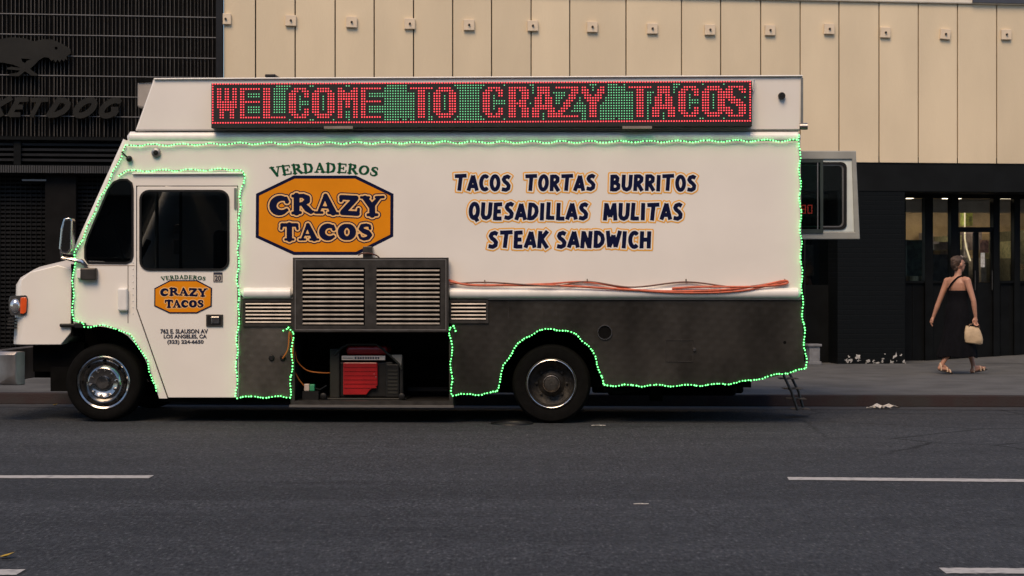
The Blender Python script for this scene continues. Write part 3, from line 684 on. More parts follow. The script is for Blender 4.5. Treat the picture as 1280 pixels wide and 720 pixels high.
# door furniture
hd = tbox('door_handle', 257.5, 393, 278.5, 408, -.012, .003, FRAMEM, door, .004)
MB().panel([poly(T, rrect(259.5, 395, 276.5, 406, 1.5))], -.0135, -.0125).build('handle_recess', BLACKP, hd)
tbox('handle_paddle', 264, 396, 274, 404.5, -.022, -.014, CHROME, hd, .003)
tbox('door_drip_rail', 165, 215.5, 304, 218, -.03, 0., WHITE2, tk, .006)
tbox('door_hinge', 292.5, 235, 295.5, 261, -.012, .003, GREYP, door, .003)
tbox('hinge_seam', 159.6, 332, 160.3, 404, -.003, 0, SEAM)
tbox('panel_seam', 110, 331.5, 168, 332.2, -.003, 0, mat('tan_seam', (.35, .27, .2), .8))
rv = None
for k in range(20):
    q = T(166.3, 240 + k * 8.0, -.002)
    o = MB().ell((0, 0, 0), (.007, .004, .007), 8, 6).build('rivet', WHITE2, tk) if rv is None else share(rv, 'rivet', tk)
    rv = rv or o; o.location = q
tbox('fender_box', 146.5, 360, 159, 389, -.05, -.001, WHITE2, tk, .02, 3)
# shell behind the skins: roof, far side, rear, cab interior
def hollow(name, pts, d0, d1, m, bevel=0.):
    return MB().panel([poly(T, pts)], d0, d1).build(name, m, tk, bevel=bevel)
hollow('far_side', [(162, 168), (995, 168), (997, 478), (740, 478), (740, 440), (640, 440), (640, 478), (200, 478), (180, 430), (96, 400), (96, 322)], TW - .04, TW, WHITE)
a, b = T(160, 169), T(998, 164); MB().box((a.x, .06, a.z), (b.x, TW, b.z)).build('roof_panel', WHITE, tk)
a, b = T(998.5, 455), T(1000.5, 172); MB().box((a.x - .02, .036, a.z), (b.x + .005, TW, b.z)).build('rear_wall', WHITE, tk)
ws = [T(158, 178), T(94, 320), T(97, 320), T(161, 178)]
MB().add([(p.x, y, p.z) for y in (.1, TW - .1) for p in ws], [(0,1,2,3),(7,6,5,4),(0,4,5,1),(1,5,6,2),(2,6,7,3),(3,7,4,0)]).build('windshield', GLASSD, tk)
MB().tube([T(159, 176, .05), T(94, 320, .05)], .045, 10).build('windshield_pillar', WHITE, tk, smooth=True)
MB().tube([T(159, 176, TW - .05), T(94, 320, TW - .05)], .045, 10).build('windshield_pillar', WHITE, tk, smooth=True)
INTM = mat('cab_interior', (.06, .06, .058), .8, var=.3)
a, b = T(300, 366), T(304, 176); MB().box((a.x, .04, SW + .6), (b.x, TW - .05, b.z)).build('cab_bulkhead', INTM, tk)
a, b = T(96, 400), T(300, 392); MB().box((a.x, .04, a.z), (b.x, TW - .05, b.z)).build('cab_floor', INTM, tk)
a = T(218, 330, .5); st = MB().box((a.x, .4, a.z - .5), (a.x + .5, .95, a.z - .35)).box((a.x + .42, .4, a.z - .4), (a.x + .55, .95, a.z + .35)).build('driver_seat', mat('seat_vinyl', (.035, .035, .04), .6), tk, bevel=.05)
a = T(186, 300, .65)
MB().lathe([(.20 + .018 * math.cos(t), .018 * math.sin(t)) for t in [2 * math.pi * k / 8 for k in range(8)]], (0, 0, 0), 'z', 28, True).build('steering_wheel', BLACKP, tk, smooth=True)
stw = tk.children[-1]; stw.location = a; stw.rotation_euler = (0, R(-40), 0)
MB().tube([(a.x, .65, a.z), (a.x - .25, .65, a.z - .5)], .03).build('steering_column', BLACKP, tk)
MB().tube([T(196, 240, .8), T(196, 336, .8)], .02).build('grab_pole', ALU, tk)
MB().tube([T(134, 250, .5), T(154, 325, .5)], .014).build('wiper_arm', GREYP, tk)
q = T(217, 292, .9); MB().box((q.x, .88, q.z), (q.x + .09, .95, q.z + .1)).box((q.x, .88, q.z - .22), (q.x + .07, .95, q.z - .06)).build('dash_switch_box', ALU, tk, bevel=.01)
# roof gutter roll and rub rails
def roll(name, x0, x1, y, rz, ry, d, m, bev=True):
    a, b = T(x0, y, 0), T(x1, y, 0); n = 16; vs = []
    for k, (p, s) in enumerate(((a, .35), (a + Vector((.03, 0, 0)), 1.), (b - Vector((.03, 0, 0)), 1.), (b, .35))):
        for t in range(n):
            an = 2 * math.pi * t / n; vs.append((p.x, d + ry * s * math.cos(an), p.z + rz * s * math.sin(an)))
    fs = [tuple(range(n))[::-1], tuple(3 * n + t for t in range(n))]
    for k in range(3):
        for t in range(n): fs.append((k * n + t, k * n + (t + 1) % n, (k + 1) * n + (t + 1) % n, (k + 1) * n + t))
    return MB().add(vs, fs).build(name, m, tk, smooth=True)
roll('roof_gutter', 158.5, 1001, 171.3, .058, .05, .035, WHITE2)
roll('rub_rail', 302, 367, 366.5, .055, .05, .0, WHITE2); roll('rub_rail', 559, 1001, 366.5, .055, .05, .0, WHITE2)
tbox('rail_trim', 610, 371.8, 1001, 374.5, -.012, .01, ALU); tbox('rail_trim', 302, 371.8, 366, 373.4, -.012, .01, ALU)
# roof box
rb_ = [(192, 97.5), (1003.5, 95), (1001, 163.2), (168.5, 163.8)]
box = MB().panel([poly(T, rb_, .015)], .015, TW - .02).build('roof_box', WHITE, tk, bevel=.018)
tbox('roof_box_shadow_strip', 168.5, 161.5, 1002, 164.6, .0, .06, GREYP, box)  # grey strip painting in the shadow line under the roof box
tbox('roof_box_cap', 192, 95.4, 1003.6, 97.6, -.012, .3, WHITE2, box, .006)
MB().lathe([(.001, -.05), (.028, -.05), (.036, -.03), (.036, 0)], T(977, 120, .012), n=18).build('marker_camera', BLACKP, box, smooth=True)
tbox('rear_edge_trim', 1001.2, 97, 1004, 158, .0, .05, GREYP, box)
q = T(1003, 158, .02); MB().tube([q + Vector((-.03, 0, 0)), q + Vector((.05, 0, 0))], .034, 14).build('corner_lamp', ALU, tk, smooth=True)
ac = [(171.5, 103), (200, 98), (200, 138), (171.5, 134)]
MB().panel([poly(T, ac, .9)], .9, 1.7).build('air_conditioner', mat('ac_grey', (.30, .27, .24), .6), tk, bevel=.02)
tbox('air_conditioner_lid', 172, 97.2, 190, 102.5, .88, 1.72, UNDER)
tbox('roof_vent', 331, 92.5, 344, 96.5, .9, 1.2, BLACKP, tk, .01)
# cameras and antenna at the cab top
MB().lathe([(.001, -.045), (.02, -.044), (.024, -.03)], T(195.5, 191, 0), n=16).build('camera_lens', BLACKP, tk, smooth=True)
MB().lathe([(.026, -.034), (.045, -.03), (.05, 0)], T(195.5, 191, 0), n=20).build('dome_camera', ALU, tk, smooth=True)
MB().ell(T(161.5, 198.5, -.03), (.032, .032, .032)).build('antenna_ball', BLACKP, tk, smooth=True)
MB().tube([T(161.5, 198.5, -.03), T(155, 193, -.04), T(152, 190, -.04)], .009, 6).build('antenna_stalk', BLACKP, tk)
# LED matrix sign
SD = -.115
sign = tbox('led_sign', 264, 101, 940, 160.2, SD, .012, mat('sign_case_black', (.010, .009, .009), .5, var=.2), tk, .004)
sign_face_d = SD - .002
def bitmap():
    G = {
     'W': ['11.11.11'] * 5 + ['11111111'] * 3 + ['.111111.', '.11..11.', '.11..11.', '.11..11.'],
     'E': ['11111111', '11......', '11......', '11......', '11......', '11111111', '11......', '11......', '11......', '11......', '11......', '11111111'],
     'L': ['111......'] * 11 + ['111111111'],
     'C': ['..11111.', '.111.111', '111...11', '111...11', '111.....', '111.....', '111.....', '111.....', '111...11', '111...11', '.111.111', '..11111.'],
     'O': ['..1111...', '.111111..', '111..111.', '111..111.'] ,
     'M': ['11....11', '111..111', '11111111', '11111111', '11111111', '11.11.11'] + ['11.11.11'] * 2 + ['11....11'] * 4,
     'T': ['111111111', '...111...', '...111...'] + ['...111...'] * 9,
     'R': ['1111111.', '111.1111', '111..111', '111..111', '111..111', '111.111.', '1111111.', '111.111.', '111..111', '111..111', '111..111', '111..111'],
     'A': ['..11111..', '..11111..', '..11111..', '..11.11..', '.111.111.', '.111.111.', '.111.111.', '.1111111.', '111111111', '111...111', '111...111', '111...111'],
     'Z': ['111111111', '......111', '......111', '.....111.', '.....111.', '....111..', '...111...', '...111...', '..111....', '.111.....', '111......', '111111111'],
     'Y': ['11.....11', '111...111', '111...111', '.111.111.', '.1111111.', '..11111..', '...111...', '...111...', '...111...', '...111...', '...111...', '...111...'],
     'S': ['.111111.', '111..111', '111...11', '111.....', '1111....', '.11111..', '..11111.', '....1111', '11...111', '111..111', '111..111', '.111111.'],
    }
    G['O'] = ['..11111..', '.1111111.', '111...111', '111...111', '111...111', '111...111', '111...111', '111...111', '111...111', '111...111', '.1111111.', '..11111..']
    red = np.zeros((16, 208), bool)
    for ch, c in zip('WELCOMETOCRAZYTACOS', (2, 11, 20, 30, 39, 49, 58, 77, 86, 105, 115, 124, 133, 143, 161, 170, 180, 189, 198)):
        for r, row in enumerate(G[ch]):
            for k, v in enumerate(row):
                if v == '1' and c + k < 207: red[2 + r, c + k] = True
    dil = red.copy()
    for dy in (-1, 0, 1):
        for dx in (-1, 0, 1): dil |= np.roll(np.roll(red, dy, 0), dx, 1)
    red[0, :] = red[15, :] = True; red[:, 0] = True; red[:, 207] = True
    green = ~dil & ~red; green[:, 1] = False; green[:, 206] = False
    green[1, :] &= np.random.rand(208) < .9; green[14, :] &= np.random.rand(208) < .9
    return red, green
red, green = bitmap()
sl0, sl1 = T(269, 104.6), T(936.4, 104.6); st0, st1 = T(600, 105.0).z, T(600, 153.6).z
def diodes(mask, r, name, m):
    mb = MB()
    for j, i in zip(*np.where(mask)):
        x = sl0.x + (sl1.x - sl0.x) * i / 207; z = st0 + (st1 - st0) * j / 15
        mb.add([(x + r * math.cos(a), sign_face_d - .004, z + r * math.sin(a)) for a in [2 * math.pi * k / 6 for k in range(6)]], [tuple(range(6))])
    return mb.build(name, m, sign, recalc=False, kind='stuff')
diodes(red, .0077, 'red_diode', LEDR); diodes(green, .0060, 'green_diode', LEDG)
for x0, x1 in ((405, 441), (778, 815)): tbox('sign_bracket', x0, 157.5, x1, 160.8, SD - .006, .012, mat('bracket_tan', (.22, .19, .16), .6), sign)
MB().tube([T(939, 100, -.1), T(943, 99, -.02), T(942, 112, -.01), T(939.5, 116, -.02)], .006, 6).build('sign_cable', WHITE2, sign)
tbox('sign_sensor', 938.5, 112, 941, 115, -.05, -.02, BLACKP, sign)

# lettering
logo = MB().panel([poly(T, [(320, 242.3), (367.3, 219.4), (445, 219.4), (491.9, 242.3), (491.6, 295.5), (446, 318.6), (367, 318.6), (319.6, 296.8)])], -.002, -.0005).build('logo', NAVY, tk)
MB().panel([poly(T, [(324, 244.7), (368.3, 223.4), (444, 223.4), (488, 244.7), (487.7, 293.2), (445, 314.7), (368, 314.7), (323.6, 294.6)])], -.0035, -.0024).build('logo_field', ORANGE, logo)
def outlined(name, strokes, flat, levels, parent, d, h=.4):
    f = field(strokes, flat, h, max(l for l, m in levels) + 2); out = []
    for k, (lv, m) in enumerate(levels): out.append(vinyl(name, m, parent, f, lv, T, d - .0012 * k))
    return out
def crazy(x0, x1, y0, y1, wave):
    s = layout('CRAZY', COOP, x0, x1, y0, y1, .1, .0)
    for st in s:
        for k, p in enumerate(st): st[k] = (p[0], p[1] + wave * math.sin((p[0] - x0) / (x1 - x0) * 6.6 - 1.0), p[2])
    return s
outlined('logo_lettering', crazy(336, 479, 243.5, 268.5, -1.5) + layout('TACOS', COOP, 350, 466.5, 279, 300.5, .1, .0), False, ((3.3, NAVY), (2.0, TAN), (.1, NAVY)), logo, -.0047)
def arch_text(x0, x1, ytop, ybot, sag):
    s = layout('VERDADEROS', SER, x0, x1, ytop, ybot, .08); xc = (x0 + x1) / 2; hw = (x1 - x0) / 2
    for st in s:
        for k, p in enumerate(st):
            u = (p[0] - xc) / hw; st[k] = (p[0] + (p[1] - ybot) * -u * .30 , p[1] + sag * u * u, p[2])
    return s
vinyl('arched_lettering', GREENV, tk, field(arch_text(340, 471.5, 204, 215.5, 5.5), False, .3), .3, T, -.002)
for txt, x0, x1, y0, y1 in (('TACOS  TORTAS  BURRITOS', 568, 872, 218.3, 238.8), ('QUESADILLAS  MULITAS', 586, 855, 253.2, 275), ('STEAK SANDWICH', 610, 815.5, 288.5, 310)):
    st = layout(txt, CAS, x0, x1, y0, y1, .108, .035, shear=.03, wob=.03)
    outlined('menu_lettering', st, True, ((3.1, ORANGE2), (1.6, CREAM), (.0, NAVY)), tk, -.002)
dl = MB().panel([poly(T, [(193, 360.4), (212.5, 350.2), (246.5, 350.2), (265, 360), (264.6, 382.8), (246, 391.6), (212, 391.6), (192.8, 382.6)])], -.002, .003).build('door_logo', NAVY, door)
MB().panel([poly(T, [(194.4, 361.4), (213, 351.7), (246, 351.7), (263.5, 361), (263.1, 382), (245.5, 390.1), (212.6, 390.1), (194.3, 381.7)])], -.0035, -.0024).build('logo_field', ORANGE, dl)
outlined('logo_lettering', crazy(200, 259, 360, 370, -.6) + layout('TACOS', COOP, 206, 254.5, 374.8, 384.5, .1, -.05), False, ((1.1, TAN), (.15, NAVY)), dl, -.0047, .25)
vinyl('arched_lettering', GREENV, door, field(arch_text(202, 256.5, 344, 348.6, 2.0), False, .2), .05, T, -.002)
INK = mat('dark_ink', (.015, .018, .04), .5, var=.1)
font_text('address_lettering', '762 E. SLAUSON AV', INK, door, T, 200.5, 260, 411.2, 417.0, -.0005, .036)
font_text('address_lettering', 'LOS ANGELES, CA', INK, door, T, 204.5, 258.5, 418.0, 423.8, -.0005, .036)
font_text('address_lettering', '(323) 224-6650', INK, door, T, 209, 254.5, 424.8, 430.8, -.0005, .036)
stk = tbox('number_sticker', 266.8, 340.4, 278, 352.6, -.001, .003, INK, door)
tbox('sticker_face', 267.7, 343.4, 277.1, 351.8, -.002, -.0012, mat('sticker_grey', (.42, .38, .34), .6), stk)
font_text('sticker_number', '20', INK, stk, T, 268.4, 276.4, 344.2, 351.2, -.0032, .03)

# stainless lower body, compartment and arches
rear_arch = [(623, 491), (625, 475), (631, 455), (642, 437), (658, 422), (674, 414), (690, 411.5), (707, 414), (722, 421), (736, 433), (746, 452), (751, 470), (753.5, 483)]
low = [(563.5, 374.8), (1002, 374.8), (1005.5, 461), (985, 467), (955, 473.5), (925, 478), (880, 481.5), (840, 483)] + rear_arch[::-1] + [(563.5, 494)]
lowo = MB().panel([poly(T, low)], .006, .045).build('stainless_panel', STAIN, tk)
MB().panel([poly(T, [(299.5, 373.6), (366, 373.6), (366, 497), (298.5, 497)])], .006, .045).build('stainless_panel', STAIN2, tk)
tbox('panel_joint', 679.5, 376, 680.3, 412, .003, .0058, FRAMEM, lowo); tbox('panel_joint', 635, 376, 635.8, 432, .003, .0058, FRAMEM, lowo); tbox('panel_joint', 697, 376, 697.7, 412, .003, .0058, FRAMEM, lowo)
MB().lathe([(.062, -.004), (.066, -.012), (.075, -.012), (.078, .004)], T(756, 415.5, .004), n=28).build('filler_ring', CHROME, lowo, smooth=True)
MB().lathe([(.001, 0), (.064, 0)], T(756, 415.5, .003), n=28).build('filler_hole', UNDER, lowo)
fd = MB().panel([poly(T, [(831.5, 424.5), (867, 424.5), (867, 452.5), (831.5, 452.5)]), poly(T, [(832.6, 425.6), (865.8, 425.6), (865.8, 451.4), (832.6, 451.4)])], .0, .0055).build('access_hatch', FRAMEM, lowo)
MB().lathe([(.001, -.02), (.014, -.02), (.018, 0)], T(868, 437, .004), n=12).build('hatch_latch', CHROME, lowo)
MB().lathe([(.001, -.004), (.014, -.003), (.016, 0)], T(981, 428, .005), n=10).build('plug', UNDER, lowo)
for x in (339.5, 353.5):
    MB().lathe([(.001, -.02), (.022, -.02), (.03, -.008), (.032, .001)], T(x, 447.5, .005), n=16).build('power_inlet', BLACKP, tk, smooth=True)
FR2 = FRAMEM
def vent(x0, y0, x1, y1, n, name='vent', parent=tk):
    v = MB().panel([poly(T, [(x0, y0), (x1, y0), (x1, y1), (x0, y1)]), poly(T, [(x0 + 3, y0 + 3), (x1 - 3, y0 + 3), (x1 - 3, y1 - 3.5), (x0 + 3, y1 - 3.5)])], -.012, .006).build(name, FR2, parent)
    tbox('vent_backing', x0 + 2, y0 + 2, x1 - 2, y1 - 2, .002, .005, UNDER, v)
    slats(v, x0 + 3, x1 - 3, y0 + 3, y1 - 3.5, n, -.001); return v
SLATM = mat('vent_slat_metal', (.40, .36, .32), .45, .3, var=.15, scale=8)
SLATD = mat('hatch_slat_metal', (.20, .18, .16), .4, .4, var=.25, scale=8)
def slats(v, x0, x1, y0, y1, n, d, sm=None):
    a, b = T(x0 + .2, y0), T(x1 - .2, y1); hgt = (a.z - b.z) / n; first = None; L = b.x - a.x
    for k in range(n):
        if first is None:
            o = MB().add([(0, -.012, -hgt * .22), (L, -.012, -hgt * .22), (L, -.008, hgt * .12), (0, -.008, hgt * .12),
                          (0, .002, -hgt * .40), (L, .002, -hgt * .40), (L, .006, -hgt * .1), (0, .006, -hgt * .1)],
                         [(0,1,2,3),(7,6,5,4),(0,4,5,1),(1,5,6,2),(2,6,7,3),(3,7,4,0)]).build('slat', sm or SLATM, v); first = o
        else: o = share(first, 'slat', v)
        o.location = (a.x, d, a.z - hgt * (k + .5))
vent(304, 374.2, 367, 408, 6); vent(561, 374.2, 610.5, 404, 5)
# big louvred hatch, lifted in front of the generator bay
VD = -.10
vd = MB().panel([poly(T, [(366, 322), (560.5, 322), (560.5, 415), (366, 415)], VD), poly(T, [(378, 334.5), (456, 334.5), (456, 407), (378, 407)], VD), poly(T, [(470.5, 334.5), (550.5, 334.5), (550.5, 407), (470.5, 407)], VD)], VD, VD + .06).build('vent_hatch', FRAMEM, tk, bevel=.006)
tbox('hatch_backing', 377, 333, 552, 408, VD + .045, VD + .058, UNDER, vd)
slats(vd, 378, 456, 335, 406.5, 13, VD + .018, SLATD); slats(vd, 470.5, 550.5, 335, 406.5, 13, VD + .018, SLATD)
MB().panel([poly(T, [(368.5, 324), (558, 324), (558, 413), (368.5, 413)], VD), poly(T, [(369.6, 325.2), (556.9, 325.2), (556.9, 411.6), (369.6, 411.6)], VD)], VD - .004, VD).build('hatch_rim', ALU, vd)
tbox('hatch_bracket', 453.5, 308, 465, 324, VD - .006, .0, FRAMEM, vd, .006)
for x in (371, 551): tbox('hatch_arm', x, 326, x + 5, 412, VD + .06, .004, FRAMEM, vd)
# generator bay
bayb = T(366, 508); bayt = T(366, 376); bx0, bx1 = T(366, 450).x, T(563.5, 450).x
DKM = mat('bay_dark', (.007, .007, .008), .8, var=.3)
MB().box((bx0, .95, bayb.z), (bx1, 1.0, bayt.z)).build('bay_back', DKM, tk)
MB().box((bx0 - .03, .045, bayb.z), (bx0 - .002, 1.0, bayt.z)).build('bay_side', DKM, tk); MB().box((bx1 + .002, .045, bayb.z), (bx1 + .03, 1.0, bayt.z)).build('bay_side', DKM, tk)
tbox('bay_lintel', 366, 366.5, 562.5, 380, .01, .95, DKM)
for x in (363.2, 561.4): tbox('bay_post', x, 410, x + 5.0, 508.5, -.004, .05, FRAMEM)
tray = tbox('bay_tray', 368.3, 501.5, 561.3, 508, -.003, .9, FRAMEM)
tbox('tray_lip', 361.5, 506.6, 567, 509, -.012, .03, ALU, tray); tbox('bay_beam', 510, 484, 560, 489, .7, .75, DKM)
# hood, bumper, headlight, mirror
HD = .10
hood_side = [(4.5, 431), (8, 400), (11.5, 350), (18, 343), (36, 333), (72, 324.3), (83, 326), (89.3, 331), (88.5, 416), (76, 431)]
def hood():
    prof = [(5, 431), (8, 400), (11, 352), (18, 343), (36, 333), (72, 324.3), (89.3, 330.5)]
    mb = MB(); sec = []
    # plan positions of the cross sections: (inset of x towards the rear, depth)
    rows = ((30, HD), (17, HD + .05), (6, HD + .16), (0, HD + .38), (-2, HD + 1.0), (0, HD + 1.74), (6, HD + 1.96), (17, HD + 2.07), (30, HD + 2.12))
    for ins, d in rows:
        r = []
        for k, (x, y) in enumerate(prof):
            f = max(0., 1 - k / 4.2); q = T(x, y, HD); dx = ins / 124 * f
            dz = -.06 * max(0, (abs(d - HD - 1.06) - .72)) / .34 if k >= 2 else 0
            r.append((q.x + dx, d, q.z + dz * (1 if k < 6 else .8)))
        for x, y in ((88.5, 416), (76, 431)):
            q = T(x, y, HD); r.append((q.x, d, q.z))
        sec.append(r)
    m = len(sec[0]); vs = [v for r in sec for v in r]; fs = []
    for i in range(len(sec) - 1):
        for k in range(m): fs.append((i * m + k, i * m + (k + 1) % m, (i + 1) * m + (k + 1) % m, (i + 1) * m + k))
    fs.append(tuple(range(m))[::-1]); fs.append(tuple((len(sec) - 1) * m + k for k in range(m)))
    return mb.add(vs, fs).build('hood', WHITE, tk, bevel=.022, seg=3, smooth=True)
hd_ = hood()
tbox('hood_seam', 88.6, 330, 91.6, 420, HD + .01, TW - .1, UNDER)
hl = MB().panel([poly(T, [(13, 370), (33.5, 369), (35, 374), (34, 391), (31, 394), (14, 394), (11.5, 388), (11, 376)], HD)], HD - .02, HD + .2).build('headlight', mat('headlight_bezel', (.05, .05, .05), .3), hd_, bevel=.012)
q = T(19, 382.5, HD - .02)
MB().lathe([(.001, -.03), (.03, -.028), (.055, -.016), (.065, .0)], (0, 0, 0), n=20).build('lens', mat('headlight_lens', (.62, .62, .62), .12, .8, var=.2, scale=25), hl, smooth=True)
hl.children[-1].location = q; hl.children[-1].scale = (.85, 1, 1.15)
MB().panel([poly(T, [(26, 372), (33, 371.5), (34, 376), (33, 390), (30, 392.5), (25.5, 392)], HD - .02)], HD - .034, HD - .019).build('turn_signal', mat('amber_lens', (.75, .10, .02), .2, var=.15, coat=.5), hl, bevel=.006)
for k in range(4): tbox('hood_louvre', 10 - k * .5, 397 + k * 4, 18 - k * .4, 398.4 + k * 4, HD + .02, HD + .2, SEAM, hd_)
lt = tbox('hood_latch', 74, 404.5, 94, 409, HD - .04, HD, BLACKP, hd_, .012); tbox('latch_catch', 93, 403.5, 107, 410.5, -.03, -.0, BLACKP, tk, .01)
bmp = MB()
bp_ = [T(24.5, 439, .1), T(24.5, 481, .1)]
def bumper():
    mb = MB(); zt_, zb_ = bp_[0].z, bp_[1].z; xr = bp_[0].x; secs = []
    plan = [(xr, .02), (xr - .16, .03), (xr - .30, .12), (xr - .36, .35), (xr - .37, 1.16), (xr - .36, 1.97), (xr - .30, 2.2), (xr - .16, 2.29), (xr, 2.3)]
    pr = [(.0, zb_), (-.02, zb_ + .02), (-.028, zb_ + .12), (-.02, zt_ - .12), (-.03, zt_ - .03), (0, zt_), (.10, zt_), (.10, zb_)]
    for x, y in plan:
        c = Vector((x - (xr + .3), (y - 1.16) * .35)); c.normalize(); secs.append([(x - c.x * -1 * o * 1.0 if False else x + c.x * -o, y + c.y * -o, z) for o, z in pr])
    m = len(pr); vs = [v for s in secs for v in s]; fs = []
    for i in range(len(secs) - 1):
        for k in range(m): fs.append((i * m + k, i * m + (k + 1) % m, (i + 1) * m + (k + 1) % m, (i + 1) * m + k))
    fs += [tuple(range(m))[::-1], tuple((len(secs) - 1) * m + k for k in range(m))]
    return mb.add(vs, fs).build('bumper', mat('dull_bumper_chrome', (.30, .28, .27), .42, .9, var=.3, scale=5, stretch=(1, 1, .4)), tk, bevel=.008, smooth=True)
bumper()
# chassis
fx0, fx1 = T(20, 470).x, T(960, 470).x
MB().box((fx0, .62, .42), (fx1, .72, .62)).box((fx0, 1.6, .42), (fx1, 1.7, .62)).build('chassis_rail', UNDER, tk)
MB().box((T(30, 432).x, .3, .5), (T(95, 432).x, 2.0, .80)).box((T(54, 432).x, .25, .30), (T(80, 432).x, .5, .55)).build('engine_bay', UNDER, tk)
MB().box((T(92, 405).x, .42, .55), (T(300, 405).x, 1.9, 1.0)).build('front_wheel_well', UNDER, tk)
MB().box((T(297, 405).x, .05, .30), (T(365, 405).x, 1.9, .36)).build('underbody', UNDER, tk); MB().box((T(560, 405).x, .55, .34), (T(945, 405).x, 1.9, .95)).build('underbody', UNDER, tk)
MB().box((T(200, 497).x, .06, T(200, 503).z), (T(362, 497).x, .9, T(200, 497.5).z)).build('step_well', UNDER, tk, bevel=.01)
MB().box((T(812, 490, .5).x, .45, T(812, 501, .5).z), (T(828, 490, .5).x, .6, T(812, 480, .5).z)).build('hanger_bracket', UNDER, tk)
MB().tube([T(755, 487, .12), T(770, 490, .12), T(800, 487, .14)], [.02, .03, .012], 8).build('mud_flap_bar', UNDER, tk)
for x0, x1 in ((200, 640), (740, 950)): MB().box((T(x0, 490).x, 1.95, .19), (T(x1, 490).x, 2.2, .5)).build('skirt_light_block', UNDER, tk, bevel=.03)  # added blocks that stop light coming in under the far side
for x0, x1, d0 in ((760, 930, .9), (230, 360, .8)): MB().box((T(x0, 490).x, d0, .23), (T(x1, 490).x, d0 + .6, .55)).build('tank_box', UNDER, tk, bevel=.04)  # added boxes that keep the ground dark beneath the body
# wheels
def wheel(cx_, cy_, rp, rimr, front):
    c = T(cx_, cy_, .0); s = 1 / 124.; Rt, Rr = rp * s, rimr * s; w = .24; d0 = .055
    g_ = .008
    prof = [(Rr * 1.0, .03), (Rr * 1.06, .01), (Rr * 1.25, -.002), (Rt * .93, .004), (Rt * .97, .02), (Rt * .985, .05)]
    for k in range(4):
        y = .07 + k * .036; prof += [(Rt, y), (Rt, y + .022), (Rt - .012, y + .024), (Rt - .012, y + .034)]
    prof += [(Rt, .215), (Rt * .97, .235), (Rt * .9, w), (Rr, w)]
    rimo = None
    if front:
        rp_ = [(Rr * 1.03, .012), (Rr * .99, .004), (Rr * .93, .014), (Rr * .90, .05), (Rr * .80, .075), (Rr * .74, .055), (Rr * .66, .02), (Rr * .56, .004), (Rr * .46, .012), (Rr * .40, .022), (Rr * .27, .024), (Rr * .25, -.005), (Rr * .22, -.018), (.001, -.02)]
        m1 = mat('wheel_chrome', (.34, .33, .32), .17, 1., var=.2, scale=18)
    else:
        rp_ = [(Rr * 1.03, .012), (Rr * .99, .002), (Rr * .95, .01), (Rr * .92, .05), (Rr * .86, .13), (Rr * .7, .16), (Rr * .55, .165), (Rr * .45, .15), (Rr * .36, .14), (Rr * .34, .06), (Rr * .30, .04), (Rr * .26, .035), (.001, .045)]
        m1 = STEELD
    rimo = MB().lathe(rp_, (0, 0, 0), n=56).build('wheel', m1, tk, smooth=True); rimo.location = (c.x, d0, Rt + .001)
    MB().lathe(prof, (0, 0, 0), n=64, close=True).build('tyre', RUBBER, rimo, smooth=True)
    nut = None
    if front:
        for k in range(10):
            a = 2 * math.pi * k / 10 + .15
            o = MB().lathe([(.001, -.034), (.010, -.032), (.0155, -.02), (.0165, .016)], (0, 0, 0), n=10).build('lug_nut', CHROME, rimo, smooth=True) if nut is None else share(nut, 'lug_nut', rimo)
            nut = nut or o; o.location = (Rr * .5 * math.cos(a), .01, Rr * .5 * math.sin(a))
        hole = None
        for k in range(8):
            a = 2 * math.pi * k / 8 + R(90)
            o = MB().lathe([(.001, 0), (.013, 0)], (0, 0, 0), n=10).build('hand_hole', UNDER, rimo) if hole is None else share(hole, 'hand_hole', rimo)
            hole = hole or o; o.location = (Rr * .845 * math.cos(a), .052, Rr * .845 * math.sin(a)); o.scale = (1.5, 1, .7); o.rotation_euler = (0, -a + R(90), 0)
    else:
        MB().lathe([(Rr * .955 + .006 * math.cos(t), .004 + .006 * math.sin(t)) for t in [2 * math.pi * k / 8 for k in range(8)]], (0, 0, 0), n=56, close=True).build('trim_ring', CHROME, rimo, smooth=True)
        MB().lathe([(Rr * .37, .06), (Rr * .345, .03), (Rr * .31, .028), (Rr * .30, .045)], (0, 0, 0), n=36).build('hub_ring', mat('worn_chrome', (.45, .36, .28), .25, 1., var=.3, scale=30), rimo, smooth=True)
        for k in range(8):
            a = 2 * math.pi * k / 8
            o = MB().lathe([(.001, -.02), (.012, -.018), (.015, .02)], (0, 0, 0), n=8).build('lug_nut', STEELD, rimo) if nut is None else share(nut, 'lug_nut', rimo)
            nut = nut or o; o.location = (Rr * .6 * math.cos(a), .155, Rr * .6 * math.sin(a))
    f2 = rimo.copy(); f2.name = 'wheel'; COL.objects.link(f2); f2.parent = tk; f2.location = (c.x, TW - d0, Rt + .001); f2.rotation_euler = (0, 0, R(180))
    ty = [k for k in rimo.children if k.name.startswith('tyre')][0]; t2 = ty.copy(); COL.objects.link(t2); t2.parent = f2
    return rimo
wheel(127, 481, 49.5, 33.0, True); wheel(689, 483.5, 49.5, 31.3, False)
MB().tube([(T(127, 481).x, .25, .42), (T(127, 481).x, TW - .25, .42)], .06).build('front_axle', UNDER, tk)
MB().tube([(T(689, 481).x, .22, .42), (T(689, 481).x, TW - .22, .42)], .08).build('rear_axle', UNDER, tk)
